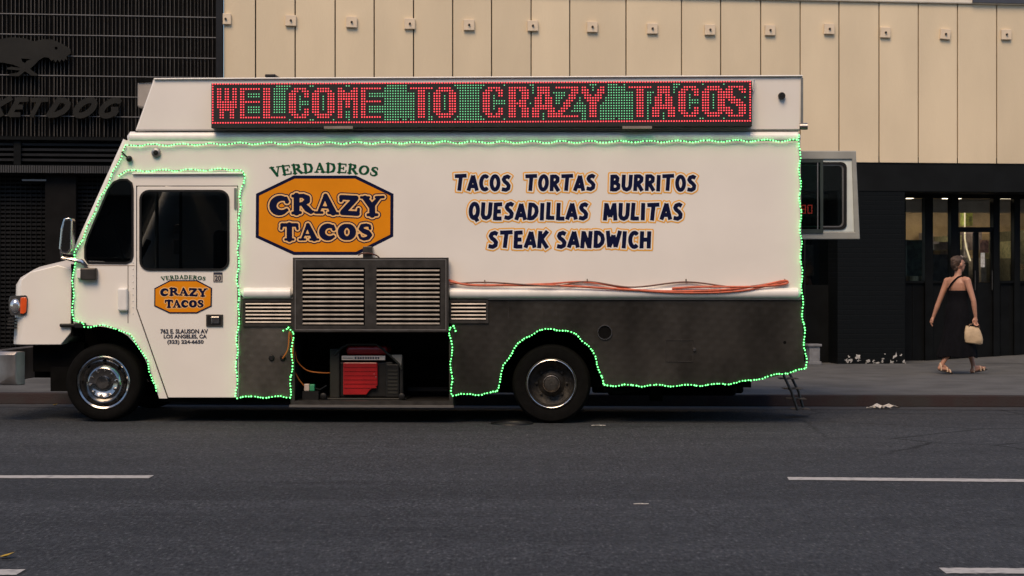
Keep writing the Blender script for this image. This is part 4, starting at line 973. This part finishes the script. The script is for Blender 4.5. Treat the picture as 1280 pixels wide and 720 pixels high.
# mirror
MD = -.12
mr = MB().panel([poly(T, [(79, 272.5), (88.5, 272), (90, 276), (89, 312), (85, 318), (75, 316), (73, 311), (75.5, 285)], MD)], MD, MD + .14).build('mirror', CHROME, tk, bevel=.02, seg=3)
MB().panel([poly(T, [(80.5, 276), (87.8, 275.5), (87, 310), (84, 315), (77.5, 313.5), (76.5, 309)], MD)], MD - .004, MD + .001).build('mirror_shell', mat('mirror_black', (.015, .015, .016), .15), mr)
MB().tube([T(76, 312, -.06), T(77, 322, -.05), T(88, 324, -.05), T(102, 327, -.04), T(108, 333, -.03), T(107, 338, -.02)], [.014, .016, .022, .026, .02, .018], 8).build('mirror_arm', CHROME, mr, smooth=True)
tbox('mirror_mount', 100, 335, 120, 350, -.07, .0, FRAMEM, mr, .012); tbox('mount_plate', 95.5, 336, 101, 348, -.05, .0, WHITE2, mr, .008)
# rear step and service window panel
RX = .9
ladder = empty('rear_step'); ladder.parent = tk
rs = MB().tube([T(979, 468, RX), T(989, 489, RX), T(997, 513, RX)], .014).build('step_rail', FRAMEM, tk)
COL.objects.unlink(ladder); bpy.data.objects.remove(ladder)
MB().tube([T(987, 467, RX + .3), T(998, 489, RX + .3), T(1004.5, 512, RX + .3)], .014).build('side_rail', FRAMEM, rs)
for t in (.12, .4, .68, .96):
    p = T(979, 468, RX).lerp(T(997, 513, RX), t); q = T(987, 467, RX + .3).lerp(T(1004.5, 512, RX + .3), t)
    MB().tube([p, q], .012).box(p + Vector((-.05, .02, -.006)), q + Vector((.05, -.02, .006))).build('rung', FRAMEM, rs)
WD = 1.7
sv = MB().panel([poly(T, [(955, 188.5), (1070, 188.5), (1075, 299), (955, 299)], WD), poly(T, [(962, 199), (1065, 199), (1068, 290), (962, 290)], WD)], WD, WD + .07).build('service_window', mat('window_frame_grey', (.30, .31, .29), .5, 0., var=.08), tk, bevel=.008)
MB().panel([poly(T, [(962.3, 199.3), (1064.6, 199.3), (1067.6, 289.7), (962.3, 289.7)], WD + .02), poly(T, rrect(970, 202.5, 1057, 287, 7), WD + .02)], WD + .02, WD + .05).build('window_liner', mat('window_liner_white', (.62, .68, .66), .5, var=.05), sv)
MB().panel([poly(T, rrect(970, 202.5, 1058.5, 287, 7), WD + .01), poly(T, rrect(973, 205.5, 1055, 284, 6), WD + .01)], WD + .008, WD + .06).build('window_seal', BLACKP, sv)
MB().panel([poly(T, rrect(973, 205.5, 1054.6, 284, 6), WD + .02), poly(T, rrect(974.5, 207, 1053, 282.5, 5), WD + .02)], WD + .02, WD + .06).build('inner_trim', ALU, sv)
MB().panel([poly(T, rrect(974, 206, 1054, 283, 5), WD + .05)], WD + .05, WD + .055).build('fixed_pane', glass('service_glass_clear', (.7, .74, .72), .6), sv)
MB().panel([poly(T, [(962.5, 199.5), (1029, 199.5), (1029, 291.5), (962.5, 291.5)], WD - .012), poly(T, [(965, 203), (1025.4, 203), (1025.4, 286.5), (965, 286.5)], WD - .012)], WD - .014, WD + .006).build('sash', mat('sash_grey', (.05, .065, .06), .4, .3), sv)
MB().panel([poly(T, [(965, 203), (1025.4, 203), (1025.4, 286.5), (965, 286.5)], WD - .005)], WD - .006, WD - .001).build('sash_pane', GLASSG, sv)
tbox('sash_bar', 1021.5, 203, 1022.8, 286.5, WD - .012, WD - .007, ALU, sv)
for y, z in ((190, 192), (293, 295)): tbox('hinge_bracket', 940, y, 985, z + 2, WD + .07, WD + .11, FRAMEM, sv)
LAMPC = mat('cool_tube_lamp', (.8, .8, .8), .4, var=0, emit=(.9, 1, .95), estr=1.6)
for x0, x1, y in ((1004, 1020, 238.5), (1026, 1039, 239)):
    fb('shop_tube_lamp', x0, y, x1, y + 2.2, DW + .6, DW + .64, LAMPC, bld)

# ================================================================== LIGHT STRINGS
def resample(pts, step):
    P = [Vector(p) for p in pts]; out = []; acc = 0; 
    for a, b in zip(P[:-1], P[1:]):
        L = (b - a).length
        while acc <= L:
            out.append(a.lerp(b, acc / L)); acc += step
        acc -= L
    return out
def light_string(paths, label, step=3.6, amp=1.15, d=-.03, seed=1):
    o = frame_obj(empty('light_string', label=label, cat='string lights', group='green light strings taped to the truck'), T)
    rr = random.Random(seed); bm_ = MB(); cords = MB()
    for path, dd in paths:
        P = resample([(x, y) for x, y in path], step); line = []; base = []; ph = rr.uniform(0, 6); 
        for k, p in enumerate(P):
            nx_ = P[min(k + 1, len(P) - 1)] - P[max(k - 1, 0)]; nx_ = nx_.normalized() if nx_.length else Vector((1, 0)); nn = Vector((-nx_.y, nx_.x))
            wv = amp * math.sin(k * .62 + ph) + rr.uniform(-.35, .35)
            q = p + nn * wv + nx_ * rr.uniform(-.7, .7); s = T(q.x, q.y, dd - .012); base.append(T(p.x + nn.x * wv * .5, p.y + nn.y * wv * .5, dd))
            r = .0088 * rr.uniform(.85, 1.12)
            bm_.add([s + Vector(v) * r for v in ((1,0,0),(-1,0,0),(0,1,0),(0,-1.3,0),(0,0,1),(0,0,-1))], [(0,2,4),(2,1,4),(1,3,4),(3,0,4),(2,0,5),(1,2,5),(3,1,5),(0,3,5)])
        cords.tube(base, .0055, 5)
    cords.build('cord', GCORD, o); bm_.build('bulb', GBULB, o, recalc=False, kind='stuff'); return o
dS = -.02
light_string([([(160, 181.5), (300, 179.5), (560, 178), (800, 177), (998, 175.5)], -.03)], 'green light string running straight along the roof edge under the LED sign', seed=2)
light_string([([(158, 182), (149, 200), (139, 221), (120, 260), (104, 296), (94, 316), (91.5, 340), (91, 380), (92, 402), (104, 403.5), (106, 408), (128, 407), (146, 410.5), (162, 419), (174, 433), (184, 452), (190, 472), (196, 492)], dS)],
             'green light string down the slanted windshield edge and over the front wheel arch', seed=3)
light_string([([(148, 219), (156, 214), (230, 212.5), (300, 212), (305, 216), (304, 230), (300, 246), (298.5, 300), (297, 350), (298, 372), (299, 390), (296, 430), (295.5, 497), (330, 496), (362, 496.5), (364.5, 470), (365, 440), (366, 416), (361, 409), (354, 412)], dS)],
             'green light string framing the cab door and the small stainless panel behind it', seed=4)
light_string([([(570, 414), (568, 406), (562, 410), (564.5, 430), (564, 470), (565, 494), (600, 492.5), (622, 490), (624, 474), (631, 455), (642, 436), (658, 421), (674, 413.5), (690, 411), (707, 413), (722, 419.5), (736, 432), (746, 451), (751, 469), (754, 481.5),
                (800, 482), (860, 482), (900, 480.5), (930, 477), (960, 471), (985, 465.5), (1008, 461.5), (1006, 430), (1003, 380), (1001, 300), (1000, 230), (999, 166)], dS)],
             'green light string around the rear wheel arch, skirt and back edge of the truck', seed=5)

# ================================================================== CORDS AND GENERATOR
RCORD = mat('orange_red_cord', (.52, .09, .035), .5, var=.2, scale=20); BCORD = mat('brown_cord', (.10, .03, .02), .5)
def cord(name, pts, r, m, label, cat='cord', n=60, parent=None):
    P = [T(*p) for p in pts]; out = []
    for k in range(n + 1):                       # Catmull-Rom
        u = k / n * (len(P) - 1); i = min(int(u), len(P) - 2); t = u - i
        a, b, c, d = P[max(i - 1, 0)], P[i], P[i + 1], P[min(i + 2, len(P) - 1)]
        out.append(.5 * ((2 * b) + (c - a) * t + (2 * a - 5 * b + 4 * c - d) * t * t + (3 * b - a - 3 * c + d) * t ** 3))
    o = MB().tube(out, r, 8).build(name, m, parent, smooth=True)
    if label: frame_obj(o, T); tag(o, label, cat)
    return o
c1 = cord('extension_cord', [(561, 350, -.03), (585, 356, -.05), (640, 356.5, -.055), (700, 357, -.06), (760, 360.5, -.06), (830, 364, -.06), (900, 362.5, -.06), (950, 357, -.05), (980, 351, -.03), (981, 355, -.03), (940, 358.5, -.06), (880, 358.5, -.05), (840, 360.5, -.05)], .0115, RCORD, 'orange extension cord looped along the white rail of the truck')
cord('cord_loop', [(562, 355, -.04), (610, 353, -.05), (690, 357.5, -.07), (734, 352, -.02), (790, 359, -.06), (858, 352.5, -.02), (920, 359, -.06), (965, 354, -.04)], .008, BCORD, None, parent=c1, n=50)
cord('cord_loop', [(562, 352, -.04), (600, 357, -.055), (680, 355, -.05), (734, 352.6, -.02), (800, 363, -.06), (870, 366, -.062), (930, 363, -.06), (981, 352, -.03)], .009, RCORD, None, parent=c1, n=50)
for x, y in ((734, 351), (857.5, 351), (981, 351), (606, 352.5)):
    MB().tube([T(x, y, -.035), T(x, y - 2, .0)], .006, 6).build('cord_hook', FRAMEM, tk)
cord('extension_cord', [(448, 319, -.04), (452, 317, -.12), (460, 316.5, -.125), (470, 319, -.09), (474, 322, -.02)], .007, BCORD, 'short red-brown cord over the bracket on top of the vent hatch', n=24)
cord('power_cable', [(353.5, 448, -.02), (360, 436, -.05), (362, 415, -.05), (366, 430, -.02), (366, 455, .0), (371, 470, .1), (380, 482, .16), (386, 484, .17)], .0075, mat('orange_cord', (.45, .14, .02), .5), 'thin orange cable from the panel inlet into the generator bay')
cord('power_lead', [(369, 440, .04), (372, 452, .1), (384, 463, .17), (402, 466, .22), (416, 466, .27)], .0065, mat('orange_cord', (.45, .14, .02), .5), 'thin dark orange lead curving to the left side of the generator')
plug = frame_obj(empty('plug_connector', label='pale and green cable plug lying left of the generator', cat='plug'), T)
tbox('plug_body', 380, 480, 386.5, 489, .14, .2, mat('plug_pale', (.5, .42, .38), .5), plug, .008); tbox('plug_end', 386.8, 480.5, 393, 489, .14, .2, mat('plug_green', (.03, .25, .12), .5), plug, .008)
MB().tube([T(393, 485, .17), T(400, 487, .17), T(408, 482, .22)], .008, 6).build('plug_lead', BLACKP, plug)
MB().box(*pbox(T, 378, 489.2, 398, 501, .12, .24)).build('plug_block', BLACKP, plug)
GD = .20
gen = frame_obj(empty('generator', label='red and black portable generator standing in the open bay of the truck', cat='generator'), T)
GRED = mat('generator_red', (.30, .006, .008), .35, var=.1, coat=.3); GBLK = mat('generator_black', (.009, .009, .0085), .5, spec=.3, var=.3); GOLV = mat('generator_grey', (.022, .022, .018), .5, spec=.3, var=.2)
tbox('engine_block', 424, 452, 492, 497, GD + .03, GD + .5, GBLK, gen, .02)
tbox('frame_post', 412, 436, 424.5, 498, GD, GD + .06, GOLV, gen, .015); tbox('frame_post', 499.5, 444, 504, 498, GD, GD + .06, GBLK, gen, .012)
tbox('frame_post', 412, 436, 424.5, 498, GD + .44, GD + .5, GOLV, gen, .015)
rp = MB().panel([poly(T, [(429, 453), (471, 453), (472, 455), (472, 482), (463, 487), (458, 493.5), (429, 493.5)], GD)], GD - .012, GD + .03).build('red_cover', GRED, gen, bevel=.008)
for k in range(6): tbox('cover_rib', 430, 457.5 + k * 5.2, 470.5, 459 + k * 5.2, GD - .018, GD - .012, GRED, rp)
for x0, y0 in ((467, 467), (469.5, 470.5)): tbox('cover_screw', x0, y0, x0 + 1.2, y0 + 1.2, GD - .016, GD - .012, ALU, rp)
ns = tbox('name_strip', 427, 444.8, 481.5, 450.2, GD - .015, GD + .03, mat('strip_pale', (.55, .50, .46), .5), gen, .004)
for x in (443.5, 447, 450, 453, 456.5, 459.5, 462.5, 465.5, 469, 472): tbox('strip_mark', x, 446.2, x + 2.0, 448.8, GD - .018, GD - .0152, INK, ns)
tbox('strip_line', 428.5, 447.2, 441, 448, GD - .018, GD - .0152, INK, ns)
tbox('tank_box', 432, 432.5, 484, 444, GD + .03, GD + .45, GRED, gen, .035, 3)
MB().tube([T(418, 444, GD), T(428, 434, GD), T(436, 430.3, GD), T(470, 430.3, GD), T(478, 436, GD), T(499, 455, GD), T(502, 462, GD)], .012, 8).build('carry_bar', GOLV, gen, smooth=True)
MB().panel([poly(T, [(489, 443.5), (502.5, 443.5), (501.5, 457), (497, 454)], GD)], GD - .004, GD + .03).build('corner_bracket', mat('bracket_grey', (.20, .19, .17), .5), gen)
rl = tbox('side_cover', 482, 455, 499, 497, GD + .0, GD + .4, GBLK, gen, .012)
for k in range(7): tbox('cover_slot', 485, 462 + k * 4.6, 497, 464.4 + k * 4.6, GD - .006, GD - .0005, GOLV, rl)
tbox('base_rail', 405, 497.6, 508, 500.2, GD - .01, GD + .5, GBLK, gen, .008)
for x in (404, 502):
    MB().lathe([(.001, 0), (.02, 0), (.032, .006), (.036, .02), (.032, .04), (.001, .045)], (T(x, 500, GD - .05).x, GD - .06, tray.data.vertices[4].co.z + .037), n=18).build('wheel', BLACKP, gen, smooth=True)

# ================================================================== STREET BITS
q = F(1016.5, 460, -.15)
PED = mat('grey_painted_pedestal', (.16, .165, .175), .7, var=.2, scale=8)
pd = frame_obj(empty('stone_pedestal', label='small grey pedestal on the sidewalk just behind the truck', cat='pedestal'), F)
w_ = .085
MB().box((q.x - w_, -.235, SW + .05), (q.x + w_, -.065, SW + .29)).build('shaft', PED, pd, bevel=.01)
MB().box((q.x - w_ - .02, -.255, SW), (q.x + w_ + .02, -.045, SW + .055)).build('plinth', PED, pd, bevel=.01)
MB().box((q.x - w_ - .025, -.26, SW + .285), (q.x + w_ + .025, -.04, SW + .325)).build('cap', PED, pd, bevel=.01)
rr = random.Random(11); LIT = mat('dirty_white_paper', (.55, .52, .48), .8, var=.25, scale=30)
for lab, px, py, s in (('larger crumpled white litter against the red kerb, left piece', 1098, 511, .13), ('crumpled white litter against the red kerb, right piece', 1111, 510.5, .12), ('tiny flat white scrap on the dark road right of centre', 801, 631, .05), ('small pale scrap on the road behind the rear wheel', 748, 532.5, .07)):
    c = ground(px, py, .0); mb = MB(); n = 7; vs = []
    for j in range(n):
        for i in range(n):
            u, v = i / (n - 1) - .5, j / (n - 1) - .5
            f = .35 if s > .1 else .06
            vs.append((u * s * 2.0 + rr.uniform(-.1, .1) * s, v * s * .8 + rr.uniform(-.1, .1) * s, .006 + s * f * abs(math.sin(i * 2.1 + j) * (1 - 2 * abs(u))) + rr.uniform(0, .25) * s * f))
    fs = [(j * n + i, j * n + i + 1, (j + 1) * n + i + 1, (j + 1) * n + i) for j in range(n - 1) for i in range(n - 1) if rr.random() > .12]
    o = mb.add(vs, fs).build('litter', LIT); o.location = c; tag(o, lab, 'litter', 'scraps of litter')
LEAF = mat('yellow_dry_leaf', (.45, .30, .03), .7, var=.2)
for lab, px, py in (('yellow dry leaf in the gutter left of the front wheel', 69, 507), ('yellow dry leaf on the road in the lower left corner', 8, 697)):
    k_ = .55
    c = ground(px, py, .005); mb = MB()
    mb.add([(-.07, 0, .006), (-.03, .025, .012), (.03, .028, .02), (.08, .005, .03), (.03, -.022, .018), (-.03, -.02, .01), (0, 0, .004)], [(0, 1, 6), (1, 2, 6), (2, 3, 6), (3, 4, 6), (4, 5, 6), (5, 0, 6)])
    o = mb.build('leaf', LEAF); o.location = c; o.scale = (k_, 1.3, 1); tag(o, lab, 'leaf', 'fallen leaves')

# ================================================================== THE WALKING WOMAN AND HER BAG
WP = ground(1197, 467.5, SW)
SKIN = mat('skin', (.42, .21, .135), .5, var=.08, scale=12); DRESS = mat('black_dress_cloth', (.0028, .0028, .0045), .9, spec=.15, var=.3, scale=20)
wom = empty('person', WP, 0, 'person in a long black dress and tan sandals walking right along the sidewalk', 'person')
def chain(mb, pts, n=12):
    """tapered closed limb through (x, y, z, r) points"""
    P = [Vector(p[:3]) for p in pts]; rs = [p[3] for p in pts]
    mb.tube(P, rs, n); mb.ell(P[0], (rs[0],) * 3, 10, 8); mb.ell(P[-1], (rs[-1],) * 3, 10, 8)
    for p, r in zip(P[1:-1], rs[1:-1]): mb.ell(p, (r * .99,) * 3, 10, 8)
def body():
    mb = MB()
    yaw = R(42); f = Vector((math.cos(yaw), math.sin(yaw), 0)); l = Vector((-math.sin(yaw), math.cos(yaw), 0))
    P = lambda fx, lx, z: f * fx + l * lx + Vector((0, 0, z))
    # torso as stacked ellipses turned to the walking direction
    secs = [(.80, .12, .155, 0), (.88, .125, .165, 0), (.97, .105, .145, .005), (1.05, .095, .128, .01), (1.13, .10, .135, .01), (1.21, .108, .15, .005), (1.28, .098, .155, 0), (1.335, .075, .12, -.005), (1.37, .05, .065, -.005)]
    n = 20; vs = []
    for z, a, b, o in secs:
        for k in range(n):
            t = 2 * math.pi * k / n; vs.append(P(o + a * math.cos(t), b * math.sin(t), z))
    fs = [tuple(range(n))[::-1], tuple((len(secs) - 1) * n + k for k in range(n))]
    for i in range(len(secs) - 1):
        for k in range(n): fs.append((i * n + k, i * n + (k + 1) % n, (i + 1) * n + (k + 1) % n, (i + 1) * n + k))
    mb.add(vs, fs)
    V = lambda p, r: (p.x, p.y, p.z, r)
    # neck, head, face (head turned a little more to the right of frame)
    chain(mb, [V(P(-.005, 0, 1.33), .058), V(P(.01, 0, 1.40), .05), V(P(.02, 0, 1.46), .05)])
    hf = Vector((math.cos(R(18)), math.sin(R(18)), 0)); hl_ = Vector((-hf.y, hf.x, 0)); hc = P(.025, 0, 1.545)
    H = lambda a, b, c: hc + hf * a + hl_ * b + Vector((0, 0, c))
    mb.ell(H(-.012, 0, .012), (.088, .08, .098), 16, 12); mb.ell(H(.022, 0, -.045), (.066, .058, .066), 14, 10)
    mb.ell(H(.05, 0, -.085), (.03, .03, .026), 10, 8)
    chain(mb, [V(H(.082, 0, .012), .012), V(H(.098, 0, -.018), .014)], 8)          # nose
    for s in (-1, 1):
        mb.ell(H(.068, s * .03, .022), (.018, .018, .010), 8, 6); mb.ell(H(-.005, s * .082, -.012), (.018, .012, .03), 8, 6)   # brow, ear
    mb.ell(H(.082, 0, -.048), (.014, .022, .006), 8, 6); mb.ell(H(.08, 0, -.06), (.013, .02, .007), 8, 6)
    # arms
    def hand(w, d, side, curl, thumb):
        d = d.normalized(); s = side.normalized(); u = d.cross(s).normalized()
        chain(mb, [V(w, .022), V(w + d * .045, .027), V(w + d * .08, .025)])
        mb.ell(w + d * .05 + s * .012, (.024, .024, .024), 8, 6); mb.ell(w + d * .05 - s * .012, (.024, .024, .024), 8, 6)
        for k, L in enumerate((.062, .072, .068, .052)):
            o = w + d * .078 + s * (-.027 + k * .018); c1 = o + d * L * .5 + u * curl * .014; c2 = c1 + d * L * .4 * (1 - .5 * curl) + u * curl * .03
            chain(mb, [V(o, .0095), V(c1, .0088), V(c2, .008)], 7)
        o = w + d * .03 - s * .024; chain(mb, [V(o, .011), V(o - s * .022 + d * .025 + u * thumb * .01, .010), V(o - s * .026 + d * .055 + u * thumb * .02, .0085)], 7)
    ls = P(-.01, .165, 1.305); le = Vector((-.235, .14, .995)); lw = Vector((-.300, .17, .80))
    chain(mb, [V(P(0, .12, 1.31), .055), V(ls, .052), V(ls.lerp(le, .35), .044), V(le, .036), V(le.lerp(lw, .3), .037), V(lw, .024)])
    hand(lw, Vector((-.35, .05, -.9)), Vector((.2, .95, 0)), .8, 1)
    rs_ = P(-.01, -.165, 1.31); re = Vector((.175, -.19, 1.03)); rw = Vector((.205, -.18, .81))
    chain(mb, [V(P(0, -.12, 1.315), .055), V(rs_, .052), V(rs_.lerp(re, .35), .045), V(re, .037), V(re.lerp(rw, .3), .038), V(rw, .024)])
    hand(rw, Vector((.0, .0, -1)), Vector((.95, .2, 0)), 1.0, 1)
    # legs and feet
    def leg(h, k, a, toe):
        chain(mb, [V(h, .088), V(h.lerp(k, .5), .072), V(k, .052), V(k.lerp(a, .3), .053), V(k.lerp(a, .75), .036), V(a, .03)])
        d = (toe - a); heel = a - Vector((d.x, d.y, 0)).normalized() * .035 + Vector((0, 0, -.05))
        chain(mb, [V(a, .031), V(heel, .027)]); chain(mb, [V(heel, .025), V(a.lerp(toe, .5) + Vector((0, 0, -.012)), .030), V(toe, .02)])
        chain(mb, [V(a, .029), V(a.lerp(toe, .6) + Vector((0, 0, .006)), .024)])
    leg(P(0, -.085, .86), Vector((-.04, -.09, .48)), Vector((-.245, -.09, .135)), Vector((-.115, -.06, .032)))
    leg(P(0, .085, .86), Vector((.16, .14, .50)), Vector((.262, .13, .086)), Vector((.425, .18, .078)))
    o = mb.build('body', SKIN, wom)
    rm = o.modifiers.new('remesh', 'REMESH'); rm.mode = 'VOXEL'; rm.voxel_size = .0065; rm.use_smooth_shade = True
    sm = o.modifiers.new('smooth', 'SMOOTH'); sm.factor = .5; sm.iterations = 3
    # hair: pinned up, with a clip
    hb = MB(); hb.ell(H(-.03, 0, .028), (.085, .084, .092), 18, 14); hb.ell(H(-.075, 0, .0), (.05, .06, .07), 14, 10); hb.ell(H(-.085, .0, .055), (.048, .05, .04), 14, 10); hb.ell(H(.02, 0, .07), (.06, .068, .045), 14, 10)
    hb.ell(H(-.06, -.02, -.06), (.035, .045, .04), 12, 8)
    HAIR = mat('brown_hair', (.028, .015, .009), .6, col2=(.075, .042, .025), scale=40, stretch=(1, 1, .3), bump=.6, bscale=70)
    h = hb.build('hair', HAIR, wom); r2 = h.modifiers.new('remesh', 'REMESH'); r2.mode = 'VOXEL'; r2.voxel_size = .008; r2.use_smooth_shade = True
    tx = bpy.data.textures.new('hair_noise', 'CLOUDS'); tx.noise_scale = .03; dm = h.modifiers.new('strands', 'DISPLACE'); dm.texture = tx; dm.strength = .02
    gl_ = MB().tube([H(.02, -.07, .095), H(.045, 0, .115), H(.02, .07, .095)], .009, 8).build('hair_band', mat('grey_band', (.25, .22, .2), .4), wom)
    EY = mat('eye_dark', (.03, .02, .015), .3)
    for s in (-1, 1): MB().ell(H(.073, s * .031, .006), (.011, .013, .008), 8, 6).build('eye', EY, wom)
    # dress: tube from under the arms to mid-calf, with folds, swinging over the stride
    ds = [(1.175, .118, .158, 0, 0), (1.13, .122, .156, .005, .0), (1.06, .112, .144, .01, .002), (.99, .122, .155, .005, .003), (.92, .142, .18, .0, .005), (.84, .155, .192, 0, .007), (.72, .170, .20, .0, .008), (.58, .195, .21, .0, .011), (.44, .232, .222, .0, .013), (.32, .268, .226, -.005, .014), (.235, .285, .225, -.01, .014)]
    n = 72; vs = []; bl = [f.lerp(Vector((1, 0, 0)), min(1, max(0, (1.0 - z) / .5))).normalized() for z, *_ in ds]
    for (z, a, b, o_, fo), fx in zip(ds, bl):
        lx = Vector((-fx.y, fx.x, 0))
        for k in range(n):
            t = 2 * math.pi * k / n; w = 1 + fo * 3 * math.sin(7 * t + z * 5) + fo * 1.6 * math.sin(13 * t - z * 9)
            vs.append(fx * (o_ + a * math.cos(t) * w) + lx * (b * math.sin(t) * w) + Vector((0, 0, z + (.012 * math.sin(5 * t) if z < .3 else 0))))
    fs = []
    for i in range(len(ds) - 1):
        for k in range(n): fs.append((i * n + k, i * n + (k + 1) % n, (i + 1) * n + (k + 1) % n, (i + 1) * n + k))
    d = MB().add(vs, fs).build('dress', DRESS, wom, smooth=True); so = d.modifiers.new('solid', 'SOLIDIFY'); so.thickness = .005; sb = d.modifiers.new('sub', 'SUBSURF'); sb.levels = 1; sb.render_levels = 1
    # single strap crossing the back from lower left to the right shoulder
    pts = [P(-.118, .085, 1.165), P(-.124, .055, 1.215), P(-.118, .02, 1.27), P(-.098, -.02, 1.32), P(-.062, -.05, 1.358), P(-.01, -.07, 1.375), P(.05, -.075, 1.34), P(.10, -.07, 1.26), P(.125, -.06, 1.16)]
    MB().tube(pts, .013, 8).build('strap', DRESS, d, smooth=True)
    # sandals
    SAN = mat('tan_sandal', (.55, .40, .27), .55, var=.1); SOLE = mat('sandal_sole', (.03, .022, .018), .7)
    def sandal(a, toe, tilt):
        dv = toe - a; dv.z = 0; L = dv.length; e = dv.normalized(); s = Vector((-e.y, e.x, 0)); heel = a - e * .05; tip = toe + e * .045; vs = []; m = 16
        zb0, zb1 = a.z - .082, toe.z - .028
        for top in (0, 1):
            for k in range(m):
                t = 2 * math.pi * k / m; u = .5 - .5 * math.cos(t); c = heel.lerp(tip, u); wd = (.030 + .014 * u) * math.sin(t)
                q = c + s * wd; vs.append((q.x, q.y, zb0 + (zb1 - zb0) * u + top * .014))
        fs = [tuple(range(m))[::-1], tuple(m + k for k in range(m))] + [(k, (k + 1) % m, m + (k + 1) % m, m + k) for k in range(m)]
        o = MB().add(vs, fs).build('sandal', SOLE, wom)
        for u, w, hgt in ((.72, .040, .042), (.52, .040, .066), (.12, .036, .10)):
            c = heel.lerp(tip, u); z = zb0 + (zb1 - zb0) * u + .008; pts = []
            for k in range(9):
                t = math.pi * k / 8; q = c + s * (w * math.cos(t)); pts.append((q.x, q.y, z + hgt * math.sin(t)))
            MB().tube(pts, .010, 6).build('sandal_strap', SAN, o, smooth=True)
    sandal(Vector((-.245, -.09, .135)), Vector((-.115, -.06, .032)), 0); sandal(Vector((.262, .13, .086)), Vector((.425, .18, .078)), 0)
    return rw
rw = body()
# the bag hangs from the right hand
bag = empty('handbag', WP, 0, 'tan soft handbag hanging from the right hand of the person in black', 'handbag')
BAGM = mat('tan_bag_leather', (.46, .34, .21), .6, var=.12, scale=14, bump=.25, bscale=25)
bc = Vector((.175, -.185, .0)); n = 28; vs = []; secs = [(.43, .105, .035), (.445, .125, .052), (.50, .130, .062), (.57, .122, .056), (.63, .105, .040), (.665, .092, .022), (.672, .088, .012)]
for i, (z, a, b) in enumerate(secs):
    for k in range(n):
        t = 2 * math.pi * k / n; e = .6; c_, s_ = math.cos(t), math.sin(t)
        cx_, sy_ = math.copysign(abs(c_) ** e, c_), math.copysign(abs(s_) ** e, s_); w = 1 + .03 * math.sin(3 * t + i)
        vs.append((bc.x + a * cx_ * w + (z - .43) * -.06, bc.y + b * sy_ * w, z - .012 * cx_))
fs = [tuple(range(n))[::-1], tuple((len(secs) - 1) * n + k for k in range(n))] + [(i * n + k, i * n + (k + 1) % n, (i + 1) * n + (k + 1) % n, (i + 1) * n + k) for i in range(len(secs) - 1) for k in range(n)]
MB().add(vs, fs).build('bag_body', BAGM, bag, smooth=True)
for yo in (-.018, .018):
    MB().tube([(bc.x - .075, bc.y + yo, .655), (bc.x - .05, bc.y + yo, .70), (.195, -.18 + yo * .5, .716), (bc.x + .065, bc.y + yo, .69), (bc.x + .08, bc.y + yo, .65)], .008, 8).build('handle', mat('brown_handle', (.10, .05, .025), .5), bag, smooth=True)
